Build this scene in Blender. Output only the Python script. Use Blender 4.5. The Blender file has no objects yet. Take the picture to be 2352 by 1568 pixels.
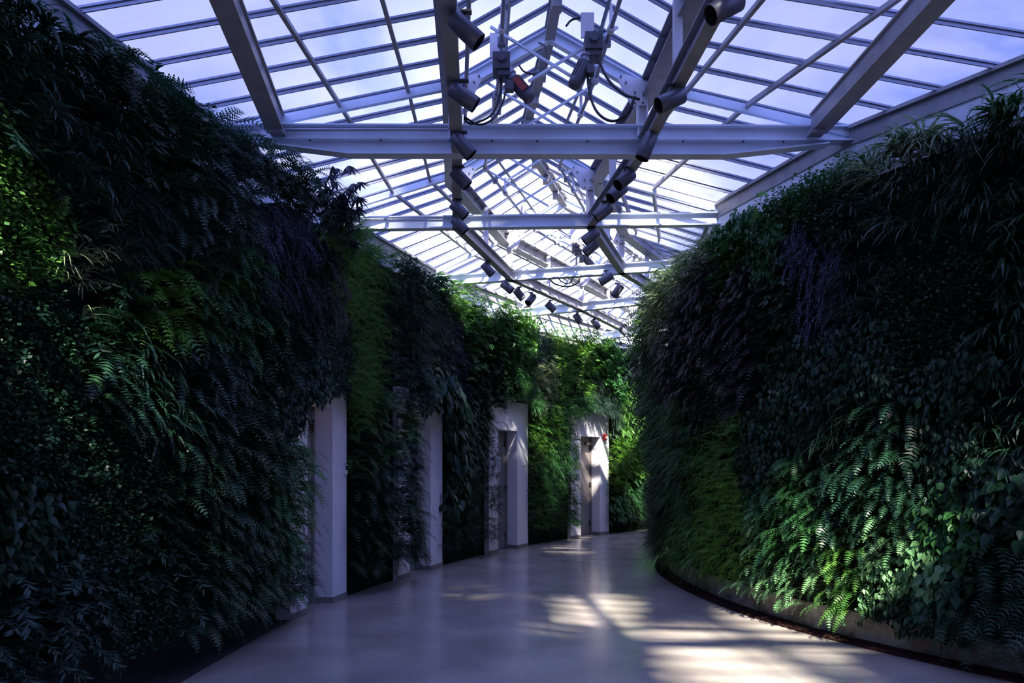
import bpy, math, random
import numpy as np
from mathutils import Vector, Matrix, Quaternion

SC = bpy.context.scene
COL = SC.collection
R = math.radians
rng = np.random.default_rng(7)
random.seed(7)

# ------------------------------------------------------------------ camera
F = 1700.0            # focal length in pixels of the 2352 wide frame
CX, CY, CAMZ = 1176.0, 1072.0, 1.6     # principal column, horizon row, eye height
cam = bpy.data.cameras.new('camera')
cam.sensor_width = 36.0
cam.lens = 36.0 * F / 2352.0
cam.shift_y = (CY - 784.0) / 2352.0
cam.clip_end = 500
cam_o = bpy.data.objects.new('camera', cam)
COL.objects.link(cam_o)
cam_o.location = (0, 0, CAMZ)
cam_o.rotation_euler = (R(90), 0, 0)
SC.camera = cam_o

# ------------------------------------------------------------------ view, world, sun
SC.view_settings.view_transform = 'Standard'
SC.view_settings.look = 'None'
SC.view_settings.exposure = 0.0
SC.view_settings.gamma = 1.0
SC.view_settings.use_curve_mapping = False
SC.cycles.max_bounces = 8
SC.cycles.diffuse_bounces = 3
SC.cycles.glossy_bounces = 3
SC.cycles.transmission_bounces = 4
SC.cycles.transparent_max_bounces = 16
SC.cycles.caustics_reflective = False
SC.cycles.caustics_refractive = False
SC.cycles.sample_clamp_indirect = 4.0

W = bpy.data.worlds.new('sky')
SC.world = W
W.use_nodes = True
wt = W.node_tree
wt.nodes.clear()
def wn(t, **k):
    n = wt.nodes.new(t)
    for a, b in k.items():
        setattr(n, a, b)
    return n
tc = wn('ShaderNodeTexCoord')
mp = wn('ShaderNodeMapping'); mp.inputs['Scale'].default_value = (1.0, 1.0, 2.0)
wt.links.new(tc.outputs['Generated'], mp.inputs['Vector'])
nz = wn('ShaderNodeTexNoise'); nz.inputs['Scale'].default_value = 2.6; nz.inputs['Detail'].default_value = 7; nz.inputs['Roughness'].default_value = .55; nz.inputs['Distortion'].default_value = .4
wt.links.new(mp.outputs[0], nz.inputs['Vector'])
cr = wn('ShaderNodeValToRGB')
cr.color_ramp.elements[0].position = .41; cr.color_ramp.elements[0].color = (.11, .22, .82, 1)
cr.color_ramp.elements[1].position = .58; cr.color_ramp.elements[1].color = (.56, .60, 1.0, 1)
e = cr.color_ramp.elements.new(.48); e.color = (.38, .44, .96, 1)
wt.links.new(nz.outputs['Fac'], cr.inputs[0])
# bright thin cloud low in the sky ahead
nrm = wn('ShaderNodeVectorMath', operation='NORMALIZE'); wt.links.new(tc.outputs['Generated'], nrm.inputs[0])
dt = wn('ShaderNodeVectorMath', operation='DOT_PRODUCT'); wt.links.new(nrm.outputs[0], dt.inputs[0])
g = Vector((-.02, 1.0, .36)).normalized(); dt.inputs[1].default_value = g
mx = wn('ShaderNodeMath', operation='MAXIMUM'); wt.links.new(dt.outputs['Value'], mx.inputs[0]); mx.inputs[1].default_value = 0
pw = wn('ShaderNodeMath', operation='POWER'); wt.links.new(mx.outputs[0], pw.inputs[0]); pw.inputs[1].default_value = 48
ml = wn('ShaderNodeMath', operation='MULTIPLY'); wt.links.new(pw.outputs[0], ml.inputs[0]); ml.inputs[1].default_value = 1.3
mixc = wn('ShaderNodeMix', data_type='RGBA', blend_type='ADD'); mixc.inputs[0].default_value = 1
comb = wn('ShaderNodeCombineColor'); 
for i in range(3): wt.links.new(ml.outputs[0], comb.inputs[i])
wt.links.new(cr.outputs[0], mixc.inputs[6]); wt.links.new(comb.outputs[0], mixc.inputs[7])
# hazy bright sky around the sun, behind the viewpoint
d2 = wn('ShaderNodeVectorMath', operation='DOT_PRODUCT'); wt.links.new(nrm.outputs[0], d2.inputs[0]); d2.inputs[1].default_value = Vector((.05, -.75, .66)).normalized()
m2_ = wn('ShaderNodeMath', operation='MAXIMUM'); wt.links.new(d2.outputs['Value'], m2_.inputs[0]); m2_.inputs[1].default_value = 0
p2 = wn('ShaderNodeMath', operation='POWER'); wt.links.new(m2_.outputs[0], p2.inputs[0]); p2.inputs[1].default_value = 2.0
sc2 = wn('ShaderNodeVectorMath', operation='SCALE'); sc2.inputs[0].default_value = (1.25, 1.65, 4.8); sc2.inputs['Scale'].default_value = 1; wt.links.new(p2.outputs[0], sc2.inputs['Scale'])
mix2 = wn('ShaderNodeMix', data_type='RGBA', blend_type='ADD'); mix2.inputs[0].default_value = 1
wt.links.new(mixc.outputs[2], mix2.inputs[6]); wt.links.new(sc2.outputs[0], mix2.inputs[7])
bg = wn('ShaderNodeBackground'); bg.inputs['Strength'].default_value = 1.05
wt.links.new(mix2.outputs[2], bg.inputs['Color'])
wo = wn('ShaderNodeOutputWorld'); wt.links.new(bg.outputs[0], wo.inputs['Surface'])

SUN_D = Vector((-.08, .70, -.71)).normalized()      # the way the sunlight travels
sl = bpy.data.lights.new('sun', 'SUN'); sl.energy = 34.0; sl.angle = R(1.5); sl.color = (1.0, .90, .74)
so = bpy.data.objects.new('sun', sl); COL.objects.link(so)
so.rotation_euler = SUN_D.to_track_quat('-Z', 'Y').to_euler(); so.location = (0, -5, 20)

# ------------------------------------------------------------------ helpers
def P(px, py, Y):
    """world point seen at pixel (px,py) at depth Y"""
    return Vector(((px - CX) * Y / F, Y, CAMZ + (CY - py) * Y / F))

def tag(o, label=None, cat=None, group=None, kind=None):
    if label: o['label'] = label
    if cat: o['category'] = cat
    if group: o['group'] = group
    if kind: o['kind'] = kind
    return o

def empty(name, loc=(0, 0, 0), rz=0.0, label=None, cat=None, group=None, kind=None):
    o = bpy.data.objects.new(name, None); COL.objects.link(o)
    o.location = loc; o.rotation_euler = (0, 0, rz); o.empty_display_size = .1
    bpy.context.view_layer.update() if False else None
    return tag(o, label, cat, group, kind)

class MB:
    def __init__(s): s.v = []; s.f = []; s.sm = []
    def add(s, vs, fs, smooth=False):
        b = len(s.v); s.v += [tuple(v) for v in vs]; s.f += [tuple(b + i for i in f) for f in fs]; s.sm += [smooth] * len(fs)
    def box(s, c, size, M=None):
        x, y, z = [a / 2 for a in size]
        vs = [Vector((i * x, j * y, k * z)) for i in (-1, 1) for j in (-1, 1) for k in (-1, 1)]
        if M is not None: vs = [M @ v for v in vs]
        vs = [v + Vector(c) for v in vs]
        s.add(vs, [(0, 1, 3, 2), (4, 6, 7, 5), (0, 4, 5, 1), (2, 3, 7, 6), (0, 2, 6, 4), (1, 5, 7, 3)])
    def bar(s, a, b, w, h, up=Vector((0, 0, 1)), off=0.0):
        """rectangular bar a->b, w sideways, h along up, centred (off moves it along up)"""
        a, b = Vector(a), Vector(b); d = (b - a).normalized(); sd = d.cross(up)
        if sd.length < 1e-5: sd = d.cross(Vector((1, 0, 0)))
        sd.normalize(); u = sd.cross(d).normalized()
        vs = []
        for p in (a, b):
            for i, j in ((-1, -1), (1, -1), (1, 1), (-1, 1)):
                vs.append(p + sd * (i * w / 2) + u * (j * h / 2 + off))
        s.add(vs, [(3, 2, 1, 0), (4, 5, 6, 7), (0, 1, 5, 4), (1, 2, 6, 5), (2, 3, 7, 6), (3, 0, 4, 7)])
    def ibeam(s, a, b, w, h, t=.014):
        a, b = Vector(a), Vector(b)
        s.bar(a, b, t, h - 2 * t)
        s.bar(a, b, w, t, off=h / 2 - t / 2); s.bar(a, b, w, t, off=-h / 2 + t / 2)
    def tube(s, pts, r, n=8, caps=True):
        pts = [Vector(p) for p in pts]; rs = r if isinstance(r, (list, tuple)) else [r] * len(pts)
        rings = []; ref = None
        for i, p in enumerate(pts):
            d = (pts[min(i + 1, len(pts) - 1)] - pts[max(i - 1, 0)])
            d = d.normalized() if d.length > 1e-9 else Vector((0, 0, 1))
            if ref is None: ref = Vector((0, 0, 1)) if abs(d.z) < .9 else Vector((1, 0, 0))
            u = (ref - d * ref.dot(d)).normalized(); w = d.cross(u); ref = u
            rings.append([p + (u * math.cos(k * 2 * math.pi / n) + w * math.sin(k * 2 * math.pi / n)) * rs[i] for k in range(n)])
        vs = [v for r_ in rings for v in r_]; fs = []
        for i in range(len(pts) - 1):
            for k in range(n):
                k2 = (k + 1) % n; fs.append((i * n + k, i * n + k2, (i + 1) * n + k2, (i + 1) * n + k))
        s.add(vs, fs, True)
        if caps:
            s.add(rings[0], [tuple(range(n))[::-1]]); s.add(rings[-1], [tuple(range(n))])
    def build(s, name, mat, parent=None):
        me = bpy.data.meshes.new(name); me.from_pydata(s.v, [], s.f); me.update()
        me.polygons.foreach_set('use_smooth', s.sm)
        if mat: me.materials.append(mat)
        o = bpy.data.objects.new(name, me); COL.objects.link(o)
        if parent is not None: o.parent = parent
        return o

def build_world(mb, name, mat, parent):
    """part given in world coordinates under a parent that has a location / z turn"""
    M = (Matrix.Translation(parent.location) @ parent.rotation_euler.to_matrix().to_4x4()).inverted()
    mb.v = [tuple(M @ Vector(v)) for v in mb.v]
    return mb.build(name, mat, parent)

def mat(name, col, rough=.5, spec=.5, metal=0.0, noise=None, bump=None, emit=None):
    m = bpy.data.materials.new(name); m.use_nodes = True; t = m.node_tree; b = t.nodes['Principled BSDF']
    b.inputs['Base Color'].default_value = (*col, 1); b.inputs['Roughness'].default_value = rough
    b.inputs['Specular IOR Level'].default_value = spec; b.inputs['Metallic'].default_value = metal
    tcn = t.nodes.new('ShaderNodeTexCoord')
    if noise:
        col2, sc, lo, hi = noise
        n = t.nodes.new('ShaderNodeTexNoise'); n.inputs['Scale'].default_value = sc; n.inputs['Detail'].default_value = 6
        t.links.new(tcn.outputs['Object'], n.inputs['Vector'])
        r = t.nodes.new('ShaderNodeValToRGB'); r.color_ramp.elements[0].position = lo; r.color_ramp.elements[1].position = hi
        r.color_ramp.elements[0].color = (*col, 1); r.color_ramp.elements[1].color = (*col2, 1)
        t.links.new(n.outputs['Fac'], r.inputs[0]); t.links.new(r.outputs[0], b.inputs['Base Color'])
    if bump:
        sc, st = bump
        n = t.nodes.new('ShaderNodeTexNoise'); n.inputs['Scale'].default_value = sc; n.inputs['Detail'].default_value = 5
        t.links.new(tcn.outputs['Object'], n.inputs['Vector'])
        bp = t.nodes.new('ShaderNodeBump'); bp.inputs['Strength'].default_value = st; bp.inputs['Distance'].default_value = .02
        t.links.new(n.outputs['Fac'], bp.inputs['Height']); t.links.new(bp.outputs[0], b.inputs['Normal'])
    if emit:
        b.inputs['Emission Color'].default_value = (*emit[0], 1); b.inputs['Emission Strength'].default_value = emit[1]
    return m

M_steel = mat('painted_steel', (.70, .77, .88), .42, .5, 0, noise=((.62, .67, .76), 3.0, .45, .75))
M_beam = mat('grey_steel', (.34, .335, .37), .45, .5, 0, noise=((.26, .25, .26), 5.0, .45, .7))
M_white = mat('white_paint', (.78, .76, .80), .55, .4, noise=((.72, .70, .74), 2.0, .4, .7))
M_bars = mat('aluminium_bars', (.26, .28, .36), .4, .5, .2)
M_conc = mat('eave_concrete', (.42, .40, .39), .8, .3, noise=((.30, .28, .26), 2.2, .4, .7), bump=(18, .3))
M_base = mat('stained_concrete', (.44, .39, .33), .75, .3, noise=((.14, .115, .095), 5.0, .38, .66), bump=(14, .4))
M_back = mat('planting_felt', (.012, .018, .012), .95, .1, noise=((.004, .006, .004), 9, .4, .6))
M_soil = mat('dark_mulch', (.055, .022, .018), .95, .1, noise=((.022, .010, .009), 30, .4, .6), bump=(60, .8))
M_door = mat('taupe_door', (.28, .24, .235), .45, .5)
M_frame = mat('door_frame_paint', (.20, .175, .17), .5, .5)
M_hinge = mat('steel_hinge', (.16, .14, .14), .4, .5, .8)
M_spot = mat('charcoal_lamp', (.13, .13, .17), .42, .5, .3)
M_dark = mat('lamp_inside', (.01, .01, .012), .7, .3)
M_motor = mat('motor_grey', (.10, .10, .12), .5, .5, .3)
M_red = mat('motor_red', (.30, .035, .03), .5, .4)
M_cable = mat('black_cable', (.012, .012, .014), .5, .4)
M_rod = mat('zinc_rod', (.30, .30, .36), .4, .5, .4)
M_ground = mat('outside_lawn', (.06, .09, .04), .9, .2, noise=((.10, .10, .07), .6, .4, .6))
M_alarm = mat('alarm_red', (.55, .02, .02), .4, .5)
M_plate = mat('white_plastic', (.7, .7, .74), .4, .5)
M_sign = mat('sign_blue_grey', (.10, .13, .20), .5, .4)
M_bark = mat('tree_bark', (.07, .05, .035), .9, .2, bump=(12, .6))

# polished concrete floor
M_floor = mat('polished_concrete', (.30, .27, .24), .25, .5)
t = M_floor.node_tree; b = t.nodes['Principled BSDF']; tcn = t.nodes.new('ShaderNodeTexCoord')
n1 = t.nodes.new('ShaderNodeTexNoise'); n1.inputs['Scale'].default_value = 1.3; n1.inputs['Detail'].default_value = 8; n1.inputs['Distortion'].default_value = .6
n2 = t.nodes.new('ShaderNodeTexNoise'); n2.inputs['Scale'].default_value = 26; n2.inputs['Detail'].default_value = 4
t.links.new(tcn.outputs['Object'], n1.inputs['Vector']); t.links.new(tcn.outputs['Object'], n2.inputs['Vector'])
r1 = t.nodes.new('ShaderNodeValToRGB'); r1.color_ramp.elements[0].position = .22; r1.color_ramp.elements[1].position = .80
r1.color_ramp.elements[0].color = (.30, .265, .235, 1); r1.color_ramp.elements[1].color = (.52, .47, .425, 1)
n1.inputs['Distortion'].default_value = 0.1
t.links.new(n1.outputs['Fac'], r1.inputs[0])
mm = t.nodes.new('ShaderNodeMix'); mm.data_type = 'RGBA'; mm.blend_type = 'MULTIPLY'; mm.inputs[0].default_value = .35
t.links.new(r1.outputs[0], mm.inputs[6]); t.links.new(n2.outputs['Color'], mm.inputs[7]); t.links.new(mm.outputs[2], b.inputs['Base Color'])
rr = t.nodes.new('ShaderNodeMapRange'); rr.inputs[1].default_value = .1; rr.inputs[2].default_value = .9; rr.inputs[3].default_value = .13; rr.inputs[4].default_value = .26
t.links.new(n1.outputs['Fac'], rr.inputs[0]); t.links.new(rr.outputs[0], b.inputs['Roughness'])

# roof glass: clear pane, slightly dusty, lets the light through
M_glass = bpy.data.materials.new('roof_glass'); M_glass.use_nodes = True; t = M_glass.node_tree; t.nodes.clear()
tr = t.nodes.new('ShaderNodeBsdfTransparent'); tr.inputs[0].default_value = (.90, .93, .97, 1)
gl = t.nodes.new('ShaderNodeBsdfGlossy'); gl.inputs['Roughness'].default_value = .08; gl.inputs[0].default_value = (.8, .85, .95, 1)
tl = t.nodes.new('ShaderNodeBsdfTranslucent'); tl.inputs[0].default_value = (.8, .85, .95, 1)
m1 = t.nodes.new('ShaderNodeMixShader'); m1.inputs[0].default_value = .06
t.links.new(tr.outputs[0], m1.inputs[1]); t.links.new(gl.outputs[0], m1.inputs[2])
m2 = t.nodes.new('ShaderNodeMixShader')
tcn = t.nodes.new('ShaderNodeTexCoord'); n1 = t.nodes.new('ShaderNodeTexNoise'); n1.inputs['Scale'].default_value = 2.5; n1.inputs['Detail'].default_value = 6
t.links.new(tcn.outputs['Object'], n1.inputs['Vector'])
rr = t.nodes.new('ShaderNodeMapRange'); rr.inputs[1].default_value = .35; rr.inputs[2].default_value = .7; rr.inputs[3].default_value = .02; rr.inputs[4].default_value = .16
t.links.new(n1.outputs['Fac'], rr.inputs[0]); t.links.new(rr.outputs[0], m2.inputs[0])
t.links.new(m1.outputs[0], m2.inputs[1]); t.links.new(tl.outputs[0], m2.inputs[2])
go = t.nodes.new('ShaderNodeOutputMaterial'); t.links.new(m2.outputs[0], go.inputs[0])

def leaf_mat(name, a, b_, rough=.42, trans=.30, stripe=None):
    m = bpy.data.materials.new(name); m.use_nodes = True; t = m.node_tree; b = t.nodes['Principled BSDF']
    at = t.nodes.new('ShaderNodeAttribute'); at.attribute_name = 'tone'
    mx = t.nodes.new('ShaderNodeMix'); mx.data_type = 'RGBA'; mx.inputs[6].default_value = (*a, 1); mx.inputs[7].default_value = (*b_, 1)
    t.links.new(at.outputs['Fac'], mx.inputs[0]); t.links.new(mx.outputs[2], b.inputs['Base Color'])
    b.inputs['Roughness'].default_value = rough; b.inputs['Specular IOR Level'].default_value = .45
    tl = t.nodes.new('ShaderNodeBsdfTranslucent'); t.links.new(mx.outputs[2], tl.inputs[0])
    ms = t.nodes.new('ShaderNodeMixShader'); ms.inputs[0].default_value = trans
    t.links.new(b.outputs[0], ms.inputs[1]); t.links.new(tl.outputs[0], ms.inputs[2])
    t.links.new(ms.outputs[0], t.nodes['Material Output'].inputs[0])
    return m
LM = {
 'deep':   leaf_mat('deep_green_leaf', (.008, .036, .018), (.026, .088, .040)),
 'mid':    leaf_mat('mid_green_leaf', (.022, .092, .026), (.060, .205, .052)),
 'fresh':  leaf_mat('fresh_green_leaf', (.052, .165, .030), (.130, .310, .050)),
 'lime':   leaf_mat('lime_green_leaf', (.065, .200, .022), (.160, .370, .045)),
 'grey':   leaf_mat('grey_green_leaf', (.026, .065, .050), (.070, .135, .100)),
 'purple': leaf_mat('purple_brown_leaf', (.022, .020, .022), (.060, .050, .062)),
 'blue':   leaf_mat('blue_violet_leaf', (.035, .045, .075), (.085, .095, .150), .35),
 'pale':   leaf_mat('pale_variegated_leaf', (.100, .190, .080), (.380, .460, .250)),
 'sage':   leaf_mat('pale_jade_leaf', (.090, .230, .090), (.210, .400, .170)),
 'tree':   leaf_mat('tree_leaf', (.02, .05, .015), (.05, .09, .025), .5, .08),
}

# ------------------------------------------------------------------ plan lines
def smooth(pts, it=3):
    p = np.array(pts, float)
    for _ in range(it):
        q = .75 * p[:-1] + .25 * p[1:]; r_ = .25 * p[:-1] + .75 * p[1:]
        m = np.empty((2 * len(q), p.shape[1])); m[0::2] = q; m[1::2] = r_
        p = np.vstack([p[:1], m, p[-1:]])
    return p
class Line:
    def __init__(s, pts, side):
        s.p = smooth(pts); d = np.diff(s.p, axis=0); L = np.hypot(d[:, 0], d[:, 1])
        s.s = np.concatenate([[0], np.cumsum(L)]); s.side = side      # side: +1 corridor lies on the right of travel (left wall)
        tt = d / L[:, None]; tt = np.vstack([tt, tt[-1:]]); s.t = tt
    def at(s, q):
        q = np.asarray(q, float)
        x = np.interp(q, s.s, s.p[:, 0]); y = np.interp(q, s.s, s.p[:, 1])
        tx = np.interp(q, s.s, s.t[:, 0]); ty = np.interp(q, s.s, s.t[:, 1]); l = np.hypot(tx, ty); tx, ty = tx / l, ty / l
        return x, y, tx, ty, s.side * ty, -s.side * tx          # point, tangent, normal into the corridor
    def hit(s, px):
        """first s whose plan point is seen in pixel column px"""
        r_ = (px - CX) / F; f = s.p[:, 0] - r_ * s.p[:, 1]
        for i in range(len(f) - 1):
            if s.p[i, 1] > 2.0 and f[i] * f[i + 1] <= 0:
                return s.s[i] + (s.s[i + 1] - s.s[i]) * f[i] / (f[i] - f[i + 1])
        m = (s.p[:, 1] > 4) & (s.p[:, 1] < 13); g_ = np.where(m, np.abs(f) / np.maximum(s.p[:, 1], .1), 9.0)
        return float(s.s[int(np.argmin(g_))])
    def sY(s, Y): return float(np.interp(Y, s.p[:, 1], s.s))

door_line = [(-2.30, 7.70), (-2.03, 9.1), (-1.60, 10.4), (-1.12, 11.9), (-.42, 13.5), (.32, 14.9), (1.30, 16.4), (2.32, 17.7), (3.7, 19.1), (5.5, 20.5), (7.6, 21.9)]
floor_left = Line([(-2.6, -5), (-2.5, 2.0), (-2.45, 4.0), (-2.44, 5.5), (-2.38, 6.4)] + door_line, 1)
back_left = Line([(-3.9, -5), (-3.6, 1.5), (-3.3, 3.2), (-2.95, 4.76), (-2.82, 5.5), (-2.66, 6.5), (-2.50, 7.6), (-2.20, 9.1), (-1.77, 10.5), (-1.29, 12.0),
                  (-.59, 13.65), (.15, 15.05), (1.16, 16.55), (2.2, 17.85), (3.58, 19.25), (5.4, 20.65), (7.5, 22.0)], 1)
back_right = Line([(6.6, -5), (6.6, -1), (6.3, 1.5), (5.6, 3.2), (4.6, 4.75), (3.89, 5.62), (3.05, 7.05), (2.67, 8.22), (2.46, 9.4), (2.38, 10.9), (2.55, 12.2), (3.0, 13.4), (3.7, 14.4), (4.6, 15.3), (5.8, 16.2), (7.6, 17.0), (9.5, 17.4)], -1)

# roof stations: left eave, left beam, right beam, right eave (plan)
ST = [
 ((-4.1, -5.0), (-.20, -5.0), (1.65, -5.0), (7.1, -5.0)),
 ((-4.0, -1.5), (-.22, -1.5), (1.62, -1.5), (7.0, -1.5)),
 ((-3.85, 2.0), (-.30, 2.0), (1.52, 2.0), (6.3, 2.0)),
 ((-3.42, 4.76), (-.42, 4.76), (1.42, 4.76), (5.20, 4.76)),
 ((-2.89, 7.36), (-.546, 7.37), (1.296, 7.38), (3.38, 7.40)),
 ((-2.42, 9.72), (-.725, 9.65), (1.014, 9.60), (2.66, 9.52)),
 ((-1.36, 12.7), (-.043, 12.25), (1.75, 11.85), (2.95, 11.6)),
 ((.18, 15.33), (1.37, 14.7), (2.95, 13.95), (3.85, 13.5)),
 ((2.20, 18.05), (2.80, 17.45), (4.2, 16.35), (5.3, 15.5)),
 ((4.5, 20.2), (5.0, 19.4), (6.1, 17.9), (6.8, 16.9)),
 ((7.2, 22.0), (7.6, 20.9), (8.3, 19.1), (8.7, 17.7)),
]
Z_EAVE, Z_BRK, Z_RIDGE, Z_TIE = 5.0, 5.48, 6.0, 4.70
def v3(p, z): return Vector((p[0], p[1], z))
def lerp(a, b, t_): return a + (b - a) * t_

# ------------------------------------------------------------------ setting: floor, ground, walls
mb = MB(); mb.add([(-60, -60, -.06), (60, -60, -.06), (60, 80, -.06), (-60, 80, -.06)], [(0, 1, 2, 3)])
tag(mb.build('ground', M_ground), kind='structure')
mb = MB()
N = 60
lx = [back_left.at(q) for q in np.linspace(0, back_left.s[-1], N)]
rx = [back_right.at(q) for q in np.linspace(0, back_right.s[-1], N)]
vs = []
for a, c in zip(lx, rx):
    vs += [(a[0] - a[4] * .3, a[1] - a[5] * .3, 0), (c[0] - c[4] * .3, c[1] - c[5] * .3, 0)]
mb.add(vs, [(2 * i, 2 * i + 1, 2 * i + 3, 2 * i + 2) for i in range(N - 1)])
tag(mb.build('floor', M_floor), kind='structure')

def ribbon(line, s0, s1, o0, o1, z0, z1, n=80):
    """closed slab following a line: o = offset into the corridor (o0 back, o1 front)"""
    mb = MB(); vs = []
    for q in np.linspace(s0, s1, n):
        x, y, tx, ty, nx, ny = line.at(q)
        for o, z in ((o0, z0), (o1, z0), (o1, z1), (o0, z1)):
            vs.append((x + nx * o, y + ny * o, z))
    fs = []
    for i in range(n - 1):
        for k in range(4):
            k2 = (k + 1) % 4; fs.append((4 * i + k, 4 * i + 4 + k, 4 * i + 4 + k2, 4 * i + k2))
    fs += [(0, 1, 2, 3), (4 * n - 1, 4 * n - 2, 4 * n - 3, 4 * n - 4)]
    mb.add(vs, fs)
    return mb
eave_l = Line([s_[0] for s_ in ST], 1); eave_r = Line([s_[3] for s_ in ST], -1)
eave_l.p = np.array([s_[0] for s_ in ST]); eave_r.p = np.array([s_[3] for s_ in ST])
for L_ in (eave_l, eave_r):
    d = np.diff(L_.p, axis=0); l = np.hypot(d[:, 0], d[:, 1]); L_.s = np.concatenate([[0], np.cumsum(l)]); tt = d / l[:, None]; L_.t = np.vstack([tt, tt[-1:]])
for L_, nm in ((eave_l, 'wall_left'), (eave_r, 'wall_right')):
    tag(ribbon(L_, 0, L_.s[-1], -.30, 0, -.05, 4.80, 120).build(nm, M_conc), kind='structure')
mb = MB(); mb.box((1.3, -5.2, 2.4), (11.4, .3, 4.9)); tag(mb.build('wall_back', M_conc), kind='structure')
mb = MB(); mb.bar((7.0, 22.6, 3), (9.6, 16.6, 3), .3, 6.5); tag(mb.build('wall_far', M_white), kind='structure')

# eave gutters (metal band) and lower concrete step, one per side
for L_, nm, k in ((eave_l, 'left', 1), (eave_r, 'right', 2)):
    a = ribbon(L_, 0, L_.s[-1], -.12, .035, 4.80, 4.985, 120)
    o = a.build('trim_%d' % k, M_beam); tag(o, kind='structure')
    a = ribbon(L_, 0, L_.s[-1], -.02, .075, 4.955, 4.99, 120); a.build('trim_lip', M_beam, o)
    a = ribbon(L_, 0, L_.s[-1], -.02, .02, 4.50, 4.80, 120); a.build('trim_face', M_steel, o)

# planting backs, concrete base and beds
def planter(line, s0, s1, nm, base_mat, zb):
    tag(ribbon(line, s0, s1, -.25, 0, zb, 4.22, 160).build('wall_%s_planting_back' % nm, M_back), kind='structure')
planter(back_right, 0, back_right.s[-1], 'right', M_base, .25)
tag(ribbon(back_right, 0, back_right.s[-1], -.30, .0, 0, .26, 160).build('baseboard_right', M_base), kind='structure')
# right-hand bed of mulch with its concrete edging
def bed(line, s0, s1, o, name):
    return ribbon(line, s0, s1, 0, o, .002, .018, 160)
tag(bed(back_right, 0, back_right.s[-1], .22, 'x').build('trim_3', M_soil), kind='structure')
# left: planting back between the doorways
DOORS = [((-2.30, 7.68), (-2.03, 9.08), .27, .72), ((-1.60, 10.42), (-1.12, 11.9), .24, .71), ((-.42, 13.5), (.32, 14.88), .22, .71), ((1.30, 16.4), (2.32, 17.72), .25, .75)]
def near_s(line, pt):
    d = (line.p[:, 0] - pt[0]) ** 2 + (line.p[:, 1] - pt[1]) ** 2
    return float(line.s[int(np.argmin(d))])
door_s = [(near_s(back_left, a), near_s(back_left, b_)) for a, b_, _, _ in DOORS]
cuts = [0.0] + [q for ds in door_s for q in ds] + [float(back_left.s[-1])]
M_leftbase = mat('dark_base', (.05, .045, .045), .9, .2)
root = None
for i in range(0, len(cuts), 2):
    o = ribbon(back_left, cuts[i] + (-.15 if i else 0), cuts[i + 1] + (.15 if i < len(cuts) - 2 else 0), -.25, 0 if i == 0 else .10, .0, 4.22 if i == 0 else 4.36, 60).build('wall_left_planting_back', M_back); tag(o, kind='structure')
    last = i == len(cuts) - 2
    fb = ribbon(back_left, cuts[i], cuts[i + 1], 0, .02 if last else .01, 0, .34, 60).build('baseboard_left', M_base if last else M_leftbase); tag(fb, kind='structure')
    # planting bed in front
for i, ds in enumerate(door_s):
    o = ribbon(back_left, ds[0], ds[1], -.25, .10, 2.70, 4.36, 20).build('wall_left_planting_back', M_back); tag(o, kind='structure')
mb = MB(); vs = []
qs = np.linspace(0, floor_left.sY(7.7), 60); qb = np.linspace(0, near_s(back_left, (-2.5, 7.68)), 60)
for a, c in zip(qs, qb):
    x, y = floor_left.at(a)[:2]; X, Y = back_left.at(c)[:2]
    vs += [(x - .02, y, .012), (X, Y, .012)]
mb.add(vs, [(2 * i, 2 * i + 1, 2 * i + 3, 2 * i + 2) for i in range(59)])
tag(mb.build('trim_4', M_leftbase), kind='structure')

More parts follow.
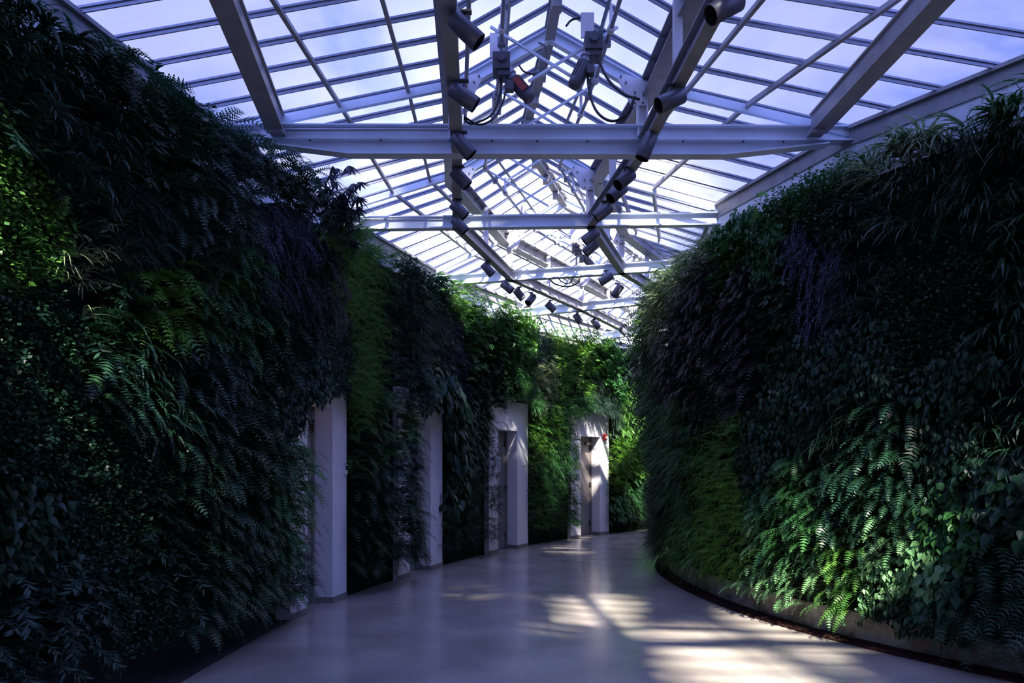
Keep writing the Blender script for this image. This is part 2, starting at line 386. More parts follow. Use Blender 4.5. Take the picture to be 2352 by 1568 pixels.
# ------------------------------------------------------------------ doors
door_roots = []
for k, (A, B, f0, f1) in enumerate(DOORS):
    A, B = Vector((*A, 0)), Vector((*B, 0)); L = (B - A).length; tv = (B - A) / L
    ni = Vector((-tv.y, tv.x, 0))                         # into the wall
    Mx = Matrix(((tv.x, ni.x, 0, A.x), (tv.y, ni.y, 0, A.y), (0, 0, 1, 0), (0, 0, 0, 1)))
    rt = empty('door_%d' % (k + 1), kind='structure')
    door_roots.append((Mx, L))
    def put(mb, name, m):
        mb.v = [tuple(Mx @ Vector(v)) for v in mb.v]; return mb.build(name, m, rt)
    x0, x1, H, HT, D, RC = L * f0, L * f1, 2.30, (2.62, 2.74, 2.86, 2.86)[k], .60, .24
    mb = MB()
    mb.box((x0 / 2, D / 2, H / 2), (x0, D, H)); mb.box(((x1 + L) / 2, D / 2, H / 2), (L - x1, D, H)); mb.box((L / 2, D / 2, (H + HT) / 2), (L, D, HT - H))
    put(mb, 'door_surround', M_white)
    mb = MB()                                              # grey plinth at the foot of both piers
    mb.box((x0 / 2, -.004, .035), (x0, .012, .07)); mb.box(((x1 + L) / 2, -.004, .035), (L - x1, .012, .07)); mb.box((x1 + .003, RC / 2, .035), (.01, RC, .07))
    put(mb, 'door_plinth', M_frame)
    mb = MB(); w = .045
    mb.box((x0 + w / 2, RC + .02, H / 2), (w, .07, H)); mb.box((x1 - w / 2, RC + .02, H / 2), (w, .07, H)); mb.box(((x0 + x1) / 2, RC + .02, H - w / 2), (x1 - x0 - 2 * w, .07, w))
    put(mb, 'door_frame', M_frame)
    mb = MB(); mb.box(((x0 + x1) / 2, RC + .035, (H - w) / 2 + .004), (x1 - x0 - 2 * w, .045, H - w - .012)); put(mb, 'door_leaf', M_door)
    for z in (.28, 1.18, 2.05):
        mb = MB(); mb.tube([(x1 - w, RC - .022, z - .055), (x1 - w, RC - .022, z + .055)], .012, 8); mb.box((x1 - w - .02, RC + .004, z), (.05, .015, .11)); put(mb, 'door_hinge', M_hinge)
    mb = MB(); mb.tube([(x0 + .10, RC + .01, 1.0), (x0 + .10, RC - .05, 1.0), (x0 + .21, RC - .05, 1.0)], .010, 8); mb.tube([(x0 + .10, RC + .012, 1.0), (x0 + .10, RC, 1.0)], .028, 12); put(mb, 'door_handle', M_hinge)
    if k == 3:
        mb = MB(); mb.box((x1 - .18, RC - .02, 2.15), (.20, .05, .07)); mb.bar((x1 - .25, RC - .04, 2.18), (x1 - .06, RC - .10, 2.18), .02, .012); put(mb, 'door_closer', M_hinge)

def on_door(k, x, y, z): return door_roots[k][0] @ Vector((x, y, z))
def wall_thing(k, name, label, cat, x, z):
    Mx, L = door_roots[k]; o = empty(name, Mx @ Vector((x, 0, z)), math.atan2(Mx[1][0], Mx[0][0]), label, cat); return o
# thermostat on the first doorway
o = wall_thing(0, 'thermostat', 'small white thermostat box on the white pier of the first doorway', 'thermostat', door_roots[0][1] - .07, 1.57)
mb = MB(); mb.box((0, -.015, 0), (.075, .03, .12)); mb.build('housing', M_plate, o)
mb = MB(); mb.box((0, -.032, .018), (.045, .006, .05)); mb.build('display', M_dark, o)
# panel sign edge-on beside third doorway
L3 = door_roots[2][1]
o = wall_thing(2, 'wall_sign', 'white sign plate projecting beside the third doorway', 'sign', L3 * .22 - .10, 1.65)
mb = MB(); mb.box((0, -.012, 0), (.17, .024, .30)); mb.build('plate', M_plate, o)
mb = MB(); mb.box((.075, -.03, 0), (.02, .05, .28)); mb.build('side_bracket', M_plate, o)
# three little plates beside the fourth doorway
L4 = door_roots[3][1]
for z, w, h, m, lb in ((1.90, .13, .20, M_sign, 'topmost dark blue plate left of the fourth door, above the others'), (1.62, .20, .16, mat('sign_olive', (.42, .48, .22), .5), 'pale olive sign plate left of the fourth door, between the two dark ones'), (1.38, .13, .14, M_sign, 'lowest dark blue plate left of the fourth door')):
    o = wall_thing(3, 'restroom_sign', lb, 'sign', L4 * .25 - .15, z)
    o['group'] = 'small signs beside the fourth door'
    mb = MB(); mb.box((0, -.008, 0), (w, .016, h)); mb.build('plate', m, o)
    if m is M_sign:
        mb = MB(); mb.tube([(0, -.018, h * .28), (0, -.018, h * .36)], .014, 8); mb.box((0, -.019, 0), (.035, .006, h * .4)); mb.box((-.009, -.019, -h * .3), (.010, .006, h * .25)); mb.box((.009, -.019, -h * .3), (.010, .006, h * .25)); mb.build('pictogram', M_plate, o)
o = wall_thing(3, 'fire_alarm', 'red fire alarm with a clear strobe on the white pier of the fourth doorway', 'alarm', L4 * .75 + .19, 2.30)
mb = MB(); mb.box((0, -.025, 0), (.11, .05, .15)); mb.build('housing', M_alarm, o)
mb = MB(); mb.tube([(.02, -.05, -.015), (.02, -.08, -.015), (.02, -.095, -.015)], [.032, .030, .012], 12); mb.build('strobe', M_plate, o)
# warm little ceiling lamp in first doorway
o = empty('recessed_lamp', on_door(0, door_roots[0][1] * .5, .13, 2.298), 0, 'tiny recessed lamp glowing orange in the head of the first doorway', 'lamp')
mb = MB(); mb.tube([(0, 0, 0), (0, 0, -.012)], .035, 14); mb.build('lens', mat('warm_lens', (.8, .4, .1), .4, emit=((1, .35, .08), 2.0)), o)

# ------------------------------------------------------------------ glass roof
def stations(i):
    el, bl, br, er = ST[i]
    ridge = ((bl[0] + br[0]) / 2, (bl[1] + br[1]) / 2)
    return v3(el, Z_EAVE), v3(bl, Z_BRK), v3(ridge, Z_RIDGE), v3(br, Z_BRK), v3(er, Z_EAVE)
wi = 0
UPV = Vector((0, 0, 1))
for i in range(len(ST) - 1):
    S0, S1 = stations(i), stations(i + 1)
    for k, (e0, e1) in enumerate(((0, 1), (1, 2), (2, 3), (3, 4))):
        wi += 1
        a0, b0, a1, b1 = S0[e0], S0[e1], S1[e0], S1[e1]
        rt = empty('window_%d' % wi, kind='structure')
        n = (b0 - a0).cross(a1 - a0).normalized()
        if n.z < 0: n = -n
        mb = MB(); nb = max(2, round(((a1 + b1) / 2 - (a0 + b0) / 2).length / .385))
        off = n * .03
        mb.add([a0 + off, b0 + off, b1 + off, a1 + off], [(0, 1, 2), (0, 2, 3)]); mb.build('glass_pane', M_glass, rt)
        mb = MB()
        for q in range(nb + (1 if i == len(ST) - 2 else 0)):
            u = q / nb
            p0, p1 = lerp(a0, a1, u), lerp(b0, b1, u)
            mb.bar(p0, p1, .036, .018, n); mb.bar(p0, p1, .012, .034, n, off=-.024)
        mb.build('glazing_bar', M_bars, rt)
        mb = MB()
        if k in (0, 3):
            for u in ((.50, .79) if k == 0 else (.21, .50)):
                mb.bar(lerp(a0, b0, u), lerp(a1, b1, u), .035, .05, n, off=-.045)
            mb.build('purlin', M_beam, rt)
        else:
            mb.bar(lerp(a0, b0, .5), lerp(a1, b1, .5), .03, .04, n, off=-.03)
            mb.build('purlin', M_bars, rt)

ordn = ['behind the camera', 'behind the camera', 'overhead', 'nearest', 'widest front', 'second', 'third', 'fourth', 'fifth', 'sixth', 'seventh']
TL = {3: 'white steel roof truss just beyond the top of the photo', 4: 'wide lavender steel roof truss with haunched double tie beam, front of the hall',
      5: 'sunlit white steel roof truss directly behind the wide front truss', 6: 'white roof truss where the corridor roof starts bending, third in line',
      7: 'small white roof truss ahead of the bend, fourth in line', 8: 'distant white roof truss beyond the bend, fifth in line', 9: 'farthest white roof truss half hidden by plants'}
for i in range(1, len(ST) - 1):
    el, bl, br, er = ST[i]
    E0, B0, RD, B1, E1 = stations(i)
    rt = empty('roof_truss', (RD.x, RD.y, 0), 0, TL.get(i, ['', 'steel roof truss farthest behind the viewpoint', 'steel roof truss just behind the viewpoint', '', '', '', '', '', '', '', ''][i]), 'roof truss', 'steel roof trusses')
    ht = .165
    zt = Z_TIE + ht / 2
    mb = MB()
    if i == 4:
        mb.ibeam(v3(el, 4.915), v3(er, 4.915), .13, .15)
        build_world(mb, 'tie_beam', M_steel, rt)
        mb = MB()
        a, c = v3(el, 0), v3(er, 0); d = (c - a)
        def q_(X, z): return Vector((X, a.y + (X - a.x) / d.x * d.y, z))
        prof_b = [(-2.55, 4.815), (-1.62, 4.70), (2.12, 4.70), (3.15, 4.815)]
        vs = []
        for X, z in prof_b:
            for yy, zz in ((-.006, z), (.006, z), (.006, 4.84), (-.006, 4.84)):
                p = q_(X, zz); vs.append((p.x, p.y + yy, p.z))
        fs = []
        for j in range(3):
            for kk in range(4):
                k2 = (kk + 1) % 4; fs.append((4 * j + kk, 4 * j + k2, 4 * j + 4 + k2, 4 * j + 4 + kk))
        mb.add(vs, fs)
        for j in range(3):
            mb.bar(q_(*prof_b[j]), q_(*prof_b[j + 1]), .13, .014)
        build_world(mb, 'haunch_beam', M_steel, rt)
        for X in (-2.0, -1.3, -.2, .25, .75, 1.7, 2.3, 2.7):
            mb = MB(); p = q_(X, 4.855); mb.tube([(p.x, p.y - .035, p.z), (p.x, p.y - .035, p.z - .03)], .010, 6); build_world(mb, 'bolt', M_hinge, rt)
    else:
        mb.ibeam(v3(el, zt), v3(er, zt), .12, ht); build_world(mb, 'tie_beam', M_steel, rt)
    for p in (bl, br):
        mb = MB(); mb.ibeam(v3(p, Z_TIE + ht), v3(p, Z_BRK - .06), .10, .10); build_world(mb, 'post', M_white, rt)
    for a, c in ((B0, RD), (RD, B1)):
        mb = MB(); z_ = Vector((0, 0, -.10)); mb.ibeam(a + z_, c + z_, .07, .12); build_world(mb, 'rafter', M_steel, rt)
    for a, c in ((E0, B0), (B1, E1)):
        mb = MB(); z_ = Vector((0, 0, -.07)); mb.bar(a + z_, c + z_, .05, .08); build_world(mb, 'rafter', M_steel, rt)
    for p, sg in ((B0, 1), (B1, -1)):
        mb = MB(); u = (B1 - B0).normalized() * sg
        c = p + Vector((0, 0, -.13)) + u * .05
        mb.add([c + u * -.08 + Vector((0, 0, -.17)), c + u * .06 + Vector((0, 0, -.17)), c + u * .20 + Vector((0, 0, .09)), c + u * .13 + Vector((0, 0, .14)), c + u * -.10 + Vector((0, 0, .06))], [(0, 1, 2, 3, 4)])
        yv = Vector((-u.y, u.x, 0)) * .012 * sg
        mb2 = MB(); base = [Vector(v) for v in mb.v]; bk = [v + yv + Vector((0, .05, 0)) for v in base]; fr = [v + Vector((0, .038, 0)) for v in base]
        fr = [v + Vector((0, -.09, 0)) for v in fr]; bk = [v + Vector((0, -.09, 0)) for v in bk]
        mb2.add(fr + bk, [(0, 1, 2, 3, 4), (9, 8, 7, 6, 5)] + [(j, 5 + j, 5 + (j + 1) % 5, (j + 1) % 5) for j in range(5)])
        gp = build_world(mb2, 'gusset_plate', M_white, rt)
        mb = MB()
        for (du, dz) in ((-.05, -.15), (.03, -.15), (-.05, -.05), (.03, -.05), (.12, .05), (.17, .11)):
            q = c + u * du + Vector((0, -.055, dz)); mb.tube([q, q + Vector((0, -.012, 0))], .010, 6)
        build_world(mb, 'bolt_head', M_hinge, rt).parent = rt
    # knee struts near the break, leaning along the beams
# ridge beam, break purlins, longitudinal beams: one object per bay
NM = ['behind the camera', 'behind the camera', 'overhead near the camera', 'in the front bay', 'in the bay behind the wide front truss', 'in the third bay', 'in the fourth bay', 'in the fifth bay', 'in the sixth bay', 'in the last bay']
def member(name, label, cat, group, a, c, w, h, m, ib=True, off=None):
    a, c = Vector(a), Vector(c); mid = (a + c) / 2
    o = empty(name, mid, 0, label, cat, group)
    return o
for i in range(1, len(ST) - 1):
    for j, sd in ((1, 'left'), (2, 'right')):
        a, c = ST[i][j], ST[i + 1][j]
        zt = Z_TIE + .085
        mb = MB(); A_, C_ = v3(a, zt), v3(c, zt); mb.ibeam(A_, C_, .105, .17)
        if i == 3 and False: pass
        o = mb.build('lighting_beam', M_beam); o['kind'] = 'thing'; tag(o, 'grey %s beam carrying spotlights, %s' % (sd, NM[i]), 'beam', 'lower beams carrying spotlights')
        m_ = v3(((a[0] + c[0]) / 2, (a[1] + c[1]) / 2), 0)
        mb = MB(); mb.bar((m_.x, m_.y, Z_TIE + .17), (m_.x, m_.y, Z_BRK - .05), .07, .07, up=Vector((0, 1, 0))); p = mb.build('post', M_white, o)
        sx = -.07 if j == 1 else .07
        up = [v3((a[0] + sx, a[1]), Z_BRK - .11), v3((c[0] + sx, c[1]), Z_BRK - .11)]
        mb = MB(); mb.ibeam(up[0], up[1], .16, .20)
        tag(mb.build('upper_purlin', M_beam), 'dark %s upper purlin of the lantern, %s' % (sd, NM[i]), 'beam', 'upper purlins of the lantern')
    r0, r1 = stations(i)[2], stations(i + 1)[2]
    mb = MB(); z_ = Vector((0, 0, -.09)); mb.ibeam(r0 + z_, r1 + z_, .10, .15)
    for u in (.25, .5, .75):
        p = lerp(r0, r1, u) + Vector((0, 0, -.2)); mb.box(p, (.09, .12, .10))
    tag(mb.build('ridge_beam', M_beam), 'grey ridge beam under the glass peak, %s' % NM[i], 'beam', 'ridge beams')
# two big raking beams in the front bay
for a, c, lb in ((P(632, 275, 7.30), P(487, -60, 5.05), 'heavy dark steel beam under the left glass slope, running down to the front truss'),
                 (P(1880, 287, 7.30), P(2225, -60, 5.0), 'heavy grey steel beam under the right glass slope, running down to the front truss')):
    a = Vector((a.x, 7.32, 4.99)); c = Vector((c.x, c.y, 5.03))
    o = empty('raking_beam', a, 0, lb, 'beam', 'heavy beams under the front glass slopes')
    mb = MB(); mb.bar(a, c, .13, .17); build_world(mb, 'web', M_beam, o)
    mb = MB(); mb.bar(a, c, .17, .016, off=.09); mb.bar(a, c, .17, .016, off=-.09); build_world(mb, 'flange', M_beam, o)
    mb = MB(); mb.box(a + Vector((.04 if a.x < 0 else -.04, -.06, -.11)), (.14, .12, .05)); build_world(mb, 'end_bracket', M_beam, o)

# ------------------------------------------------------------------ conduits
def pipe(name, pts, r, m, label, cat, group=None):
    mb = MB(); mb.tube(pts, r, 8); return tag(mb.build(name, m), label, cat, group)
pipe('conduit_pipe', [P(1078, -30, 5.5), P(1068, 285, 7.55)], .018, M_rod, 'grey conduit running beside the left spotlight beam', 'pipe')
pipe('conduit_pipe', [P(640, 298, 7.28), P(1028, 298, 7.28), P(1032, 290, 7.28), P(1034, 240, 7.28)], .013, M_rod, 'thin conduit along the top of the front truss with an upturned elbow', 'pipe')
pipe('conduit_pipe', [P(790, 503, 9.60), P(1015, 505, 9.58), P(1022, 495, 9.58)], .012, M_rod, 'thin conduit clipped along the second, sunlit truss', 'pipe')

# ------------------------------------------------------------------ vent shafts and rack arms
def ctr(i, off, z):
    el, bl, br, er = ST[i]; u = Vector((br[0] - bl[0], br[1] - bl[1], 0)).normalized(); return Vector(((bl[0] + br[0]) / 2, (bl[1] + br[1]) / 2, z)) + u * off
shafts = {}
for sd, off in (('left', -.50), ('right', .47)):
    pts = [ctr(i, off, 5.50) for i in range(2, 11)]
    shafts[sd] = pts
    for i in range(len(pts) - 1):
        o = empty('vent_drive_shaft', (pts[i] + pts[i + 1]) / 2, 0, 'round %s vent drive shaft, %s' % (sd, NM[i + 2]), 'shaft', 'vent drive shafts')
        mb = MB(); mb.tube([pts[i], pts[i + 1]], .020, 8); build_world(mb, 'rod', M_rod, o)
        for u in (.02, .36, .70):
            p = lerp(pts[i], pts[i + 1], u); d = (pts[i + 1] - pts[i]).normalized()
            mb = MB(); mb.tube([p - d * .03, p + d * .03], .036, 8); mb.bar(p, p + Vector((0, 0, .22)), .03, .02, up=Vector((0, 1, 0))); build_world(mb, 'bearing', M_white, o)
for i in range(1, 8):
    for u in (.18, .78) if i < 4 else (.3, .8):
        for sd in ('left', 'right'):
            if i >= 7 and u > .5: continue
            p = lerp(shafts[sd][i], shafts[sd][i + 1], u); q = lerp(shafts['right' if sd == 'left' else 'left'][i], shafts['right' if sd == 'left' else 'left'][i + 1], u)
            d = (q - p).normalized()
            a = p - d * .10 + Vector((0, 0, .14)); c = p + d * .72 + Vector((0, 0, -.36))
            wh = {1: 'above the front bay', 2: 'beside the gear motors', 3: 'behind the wide front truss', 4: 'over the third bay', 5: 'over the fourth bay', 6: 'over the fifth bay', 7: 'over the far bay'}[i]
            o = empty('vent_rack_arm', p, 0, 'pale rack arm from the %s shaft, %s, %s one' % (sd, wh, 'nearer' if u < .5 else 'farther'), 'vent arm', 'vent rack arms')
            mb = MB(); mb.bar(a, c, .022, .022, up=Vector((0, 1, 0))); build_world(mb, 'rack', M_steel, o)
            mb = MB(); mb.box(p, (.07, .06, .07)); build_world(mb, 'pinion_housing', M_rod, o)

# ------------------------------------------------------------------ gear motors
def gear_motor(base, direction, label, red):
    o = empty('gear_motor', base, 0, label, 'motor', 'vent gear motors')
    d = Vector(direction).normalized(); s_ = d.cross(Vector((0, 1, 0))).normalized()
    mb = MB(); mb.box(base, (.16, .20, .15)); mb.box(base + Vector((.02, 0, -.09)), (.11, .16, .07)); mb.tube([base + Vector((0, -.13, .02)), base + Vector((0, .13, .02))], .045, 10); build_world(mb, 'gearbox', M_motor, o)
    mb = MB(); mb.bar(base + Vector((-.05, 0, .07)), base + Vector((-.05, 0, .30)), .12, .015, up=Vector((0, 1, 0))); build_world(mb, 'mounting_plate', M_white, o)
    a = base + d * .08
    mb = MB(); mb.tube([a, a + d * .06], .062, 14); mb.tube([a + d * .06, a + d * .10], .048, 14); build_world(mb, 'adapter', M_rod, o)
    mb = MB(); mb.tube([a + d * .10, a + d * .30], .056, 16)
    for k in range(12):
        an = k * math.pi / 6; r_ = s_ * math.cos(an) + d.cross(s_) * math.sin(an)
        mb.bar(a + d * .11 + r_ * .058, a + d * .28 + r_ * .058, .006, .014, up=r_)
    build_world(mb, 'motor_housing', M_motor, o)
    if red:
        mb = MB(); sd_ = Vector((0, -1, 0)); mb.bar(a + d * .12 + sd_ * .062, a + d * .27 + sd_ * .062, .062, .010, up=sd_); build_world(mb, 'red_plate', M_red, o)
    mb = MB(); mb.tube([a + d * .29, a + d * .345, a + d * .36], [.060, .060, .045], 16); build_world(mb, 'fan_cover', M_motor, o)
    mb = MB(); mb.box(a + d * .17 + Vector((-.075 if d.x > 0 else .075, -.01, -.02)), (.07, .09, .08)); build_world(mb, 'terminal_box', M_motor, o)
    mb = MB(); mb.tube([base + Vector((0, 0, -.1)), base + Vector((-.02, .02, -.45))], .014, 8); mb.tube([base + Vector((-.02, .02, -.30)), base + Vector((-.02, .02, -.34))], .028, 6); build_world(mb, 'drive_rod', M_rod, o)
    return o
gear_motor(P(1152, 150, 6.9), (.62, -.1, -.78), 'grey vent gear motor with a red plate, hanging before the front truss', True)
gear_motor(P(1362, 105, 6.75), (-.42, -.1, -.90), 'dark grey vent gear motor hanging in the lantern, opposite the red one', False)
gear_motor(P(1325, 568, 12.6), (.6, -.1, -.78), 'small grey vent gear motor far back in the lantern near the bend', False)
def cable(pts, label, r=.010):
    # catmull-rom through the points
    ps = [Vector(p) for p in pts]; ps = [ps[0] * 2 - ps[1]] + ps + [ps[-1] * 2 - ps[-2]]; out = []
    for i in range(1, len(ps) - 2):
        for k in range(8):
            t_ = k / 8; a, b_, c, d = ps[i - 1:i + 3]
            out.append(.5 * ((2 * b_) + (c - a) * t_ + (2 * a - 5 * b_ + 4 * c - d) * t_ ** 2 + (3 * b_ - a - 3 * c + d) * t_ ** 3))
    out.append(ps[-2]); pipe('power_cable', out, r, M_cable, label, 'cable', 'vent motor cables')
cable([P(1163, 175, 6.85), P(1158, 225, 6.8), P(1135, 270, 6.7), P(1100, 286, 6.6), P(1066, 268, 6.6)], 'black cable looping from the red motor down to the left beam, outer loop')
cable([P(1150, 175, 6.9), P(1148, 215, 6.85), P(1130, 262, 6.8), P(1085, 284, 6.7), P(1066, 272, 6.7)], 'black cable looping from the red motor down to the left beam, inner loop')
cable([P(1192, 150, 6.8), P(1205, 165, 6.8), P(1232, 170, 6.8), P(1252, 150, 6.9), P(1253, 110, 7.0), P(1238, 98, 7.1)], 'short black cable between the red motor and the ridge', .008)
cable([P(1368, 120, 6.7), P(1395, 180, 6.6), P(1432, 215, 6.5), P(1468, 228, 6.4)], 'upper black cable from the dark motor to the right beam', .012)
cable([P(1350, 120, 6.75), P(1352, 200, 6.7), P(1370, 255, 6.6), P(1405, 278, 6.5), P(1440, 262, 6.4), P(1458, 222, 6.4)], 'lower black cable hanging in a deep loop from the dark motor', .012)
cable([P(1300, 60, 6.9), P(1315, 45, 6.9), P(1345, 42, 6.8), P(1360, 62, 6.8), P(1360, 100, 6.75)], 'black cable arching above the dark motor', .010)
cable([P(1262, 640, 11.9), P(1275, 652, 11.9), P(1303, 658, 11.9), P(1325, 650, 11.9), P(1335, 632, 11.9)], 'black cable loop hanging below the third truss, outer one', .012)
cable([P(1280, 636, 12.0), P(1292, 648, 12.0), P(1308, 650, 12.0), P(1318, 634, 12.0)], 'black cable loop hanging below the third truss, inner one', .010)

# ------------------------------------------------------------------ spotlights
def spot(px, py, H, aim, label, Lc=.22, rc=.066, bx=None):
    Y = F * (H - 0.0) / (CY - py); c = P(px, py, Y)
    d = Vector(aim).normalized()
    o = empty('spotlight', c, 0, label, 'spotlight', 'cylinder spotlights on the roof beams')
    a, e_ = c - d * Lc / 2, c + d * Lc / 2
    mb = MB(); mb.tube([a, a + d * .006, e_ - d * .002, e_], [rc * .93, rc, rc, rc * .97], 20, caps=False)
    u = d.orthogonal().normalized(); w = d.cross(u)
    ring = [a + (u * math.cos(k * math.pi / 10) + w * math.sin(k * math.pi / 10)) * rc * .93 for k in range(20)]
    mb.add(ring, [tuple(range(20))[::-1]]); build_world(mb, 'housing', M_spot, o)
    mb = MB(); mb.tube([e_, e_ - d * .07], [rc * .95, rc * .80], 20, caps=False)
    ring = [e_ - d * .07 + (u * math.cos(k * math.pi / 10) + w * math.sin(k * math.pi / 10)) * rc * .80 for k in range(20)]
    mb.add(ring, [tuple(range(20))]); build_world(mb, 'lamp_recess', M_dark, o)
    top = Vector((c.x, c.y, Z_TIE))
    mb = MB(); mb.tube([c + Vector((0, 0, .02)), top], .010, 8); mb.bar(top + Vector((-.04 if bx is None else bx, 0, .006)), top + Vector((.04, 0, .006)), .05, .012, up=UPV); build_world(mb, 'mounting_stem', M_spot, o)
RD_ = (.72, -.15, -.62)
LS = [(1070, 70), (1065, 222), (1063, 335), (1058, 410), (1055, 482), (1056, 517), (1121, 618), (1165, 659), (1193, 676), (1219, 688), (1265, 705), (1327, 731), (1368, 743), (1431, 760)]
ow = ['first', 'second', 'third', 'fourth', 'fifth', 'sixth', 'seventh', 'eighth', 'ninth', 'tenth', 'eleventh', 'twelfth', 'thirteenth', 'fourteenth']
for k, (x, y) in enumerate(LS):
    aim = [(.72, .1, -.62), (.78, .1, -.50), (.66, .1, -.70), (.66, .1, -.66), (.66, .1, -.66), (.62, .1, -.70), (.62, .1, -.70), (.7, -.1, -.6), (.6, .1, -.7), (-.35, -.35, -.5), (.6, .1, -.55), (.5, .1, -.7), (.5, -.1, -.75), (.6, .1, -.6)][k]
    spot(x, y, 2.98, aim, 'charcoal cylinder spotlight, %s along the left roof beam from the near end' % ow[k], .235 if k < 3 else .21)
RS = [(1665, 18), (1540, 230), (1485, 337), (1435, 412), (1417, 443), (1385, 487), (1357, 543), (1357, 569), (1392, 640), (1418, 668)]
for k, (x, y) in enumerate(RS):
    aim = [(-.8, -.15, -.5), (-.83, -.15, -.42), (-.35, .05, -.85), (-.66, -.25, -.6), (-.66, -.25, -.6), (-.7, .1, -.5), (-.72, .1, -.55), (-.66, .1, -.6), (-.8, .1, -.5), (-.5, .1, -.7)][k]
    spot(x, y, 2.98, aim, 'charcoal cylinder spotlight, %s along the right roof beam from the near end' % ow[k], .235 if k < 3 else .22)

# ------------------------------------------------------------------ leaf templates (x out of the wall, y along it, z up)
class T:
    def __init__(s): s.v = []; s.f = []
    def tri(s, a, b, c):
        k = len(s.v); s.v += [a, b, c]; s.f.append((k, k + 1, k + 2))
    def quad(s, a, b, c, d):
        k = len(s.v); s.v += [a, b, c, d]; s.f += [(k, k + 1, k + 2), (k, k + 2, k + 3)]
    def done(s): return np.array(s.v, np.float32), np.array(s.f, np.int32)
def spine(L, p0, p1, n, yaw=0.0, pw_=1.0, start=(0, 0, 0)):
    pts = [np.array(start, float)]; ds = []
    for i in range(n):
        t_ = ((i + .5) / n) ** pw_; ph = p0 + (p1 - p0) * t_
        d = np.array([math.cos(ph) * math.cos(yaw), math.cos(ph) * math.sin(yaw), math.sin(ph)]); ds.append(d)
        pts.append(pts[-1] + d * L / n)
    return pts, ds
def nrm_(v): return v / (np.linalg.norm(v) + 1e-9)
def blade(T_, L, w, p0, p1, yaw, n=5, pw_=1.0, start=(0, 0, 0), prof=None):
    pts, ds = spine(L, p0, p1, n, yaw, pw_, start)
    side = np.array([-math.sin(yaw), math.cos(yaw), 0])
    prof = prof or [.55, .95, 1, .85, .55, 0]
    for i in range(n):
        w0 = w / 2 * np.interp(i / n, np.linspace(0, 1, len(prof)), prof); w1 = w / 2 * np.interp((i + 1) / n, np.linspace(0, 1, len(prof)), prof)
        a, b_ = pts[i], pts[i + 1]
        if w1 < 1e-4: T_.tri(a - side * w0, a + side * w0, b_)
        else: T_.quad(a - side * w0, a + side * w0, b_ + side * w1, b_ - side * w1)
def tf_sword(r_):                       # pinnate fern frond
    T_ = T(); L = r_.uniform(.36, .50); n = 15
    pts, ds = spine(L, R(r_.uniform(10, 50)), R(r_.uniform(-88, -65)), n, 0, .8)
    side = np.array([0, 1, 0.])
    for i in range(1, n + 1):
        t_ = i / n; pl = .058 * (math.sin(math.pi * min(1, .18 + t_ * .82)) ** .7) + .006; pwid = L / n * .78
        d = ds[i - 1]; up = nrm_(np.cross(d, side))
        for sg in (-1, 1):
            tip = pts[i] + side * sg * pl + d * pl * .35 + up * r_.uniform(-.012, .006)
            T_.tri(pts[i] - d * pwid / 2, pts[i] + d * pwid / 2, tip)
    T_.tri(pts[0] - side * .003, pts[0] + side * .003, pts[-1])
    return T_.done()
def tf_big(r_):                         # large soft fern with two-level pinnae
    T_ = T(); L = r_.uniform(.40, .55); n = 11
    pts, ds = spine(L, R(r_.uniform(15, 50)), R(r_.uniform(-85, -55)), n, 0, .9); side = np.array([0, 1, 0.])
    for i in range(1, n + 1):
        t_ = i / n; pl = .105 * (1 - t_) ** .6 + .012; d = ds[i - 1]; up = nrm_(np.cross(d, side))
        for sg in (-1, 1):
            ax = nrm_(side * sg + d * .55 + up * r_.uniform(-.25, .05)); m = 4
            for k in range(m):
                c = pts[i] + ax * pl * (k + .6) / m; q = pl * .30 * (1 - k / (m + .5)); pr = nrm_(np.cross(ax, up))
                T_.tri(c - ax * pl * .12, c + pr * q, c + ax * pl * .16); T_.tri(c - ax * pl * .12, c - pr * q, c + ax * pl * .16)
    return T_.done()
def tf_asp(r_):                         # asparagus fern plume
    T_ = T(); L = r_.uniform(.22, .36); n = 11
    pts, ds = spine(L, R(r_.uniform(0, 50)), R(r_.uniform(-80, -40)), n, r_.uniform(-.3, .3), 1)
    for i in range(1, n + 1):
        t_ = i / n; pl = .052 * (1 - t_ * .7)
        for k in range(7):
            an = r_.uniform(0, 6.28); d = ds[i - 1]; u = nrm_(np.cross(d, np.array([0, 1, .3]))); w_ = np.cross(d, u)
            dr = nrm_((u * math.cos(an) + w_ * math.sin(an)) + d * .8); pr = nrm_(np.cross(dr, d)) * .0035
            T_.tri(pts[i] - pr, pts[i] + pr, pts[i] + dr * pl * r_.uniform(.6, 1.2))
    return T_.done()
def tf_tuft(L0, w, nb, drop=-85, up0=20, up1=75, sp=1.1):
    def f(r_):
        T_ = T()
        for k in range(nb):
            blade(T_, L0 * r_.uniform(.6, 1.15), w * r_.uniform(.7, 1.2), R(r_.uniform(up0, up1)), R(r_.uniform(drop, drop + 45)), r_.uniform(-sp, sp), 6, .9)
        return T_.done()
    return f
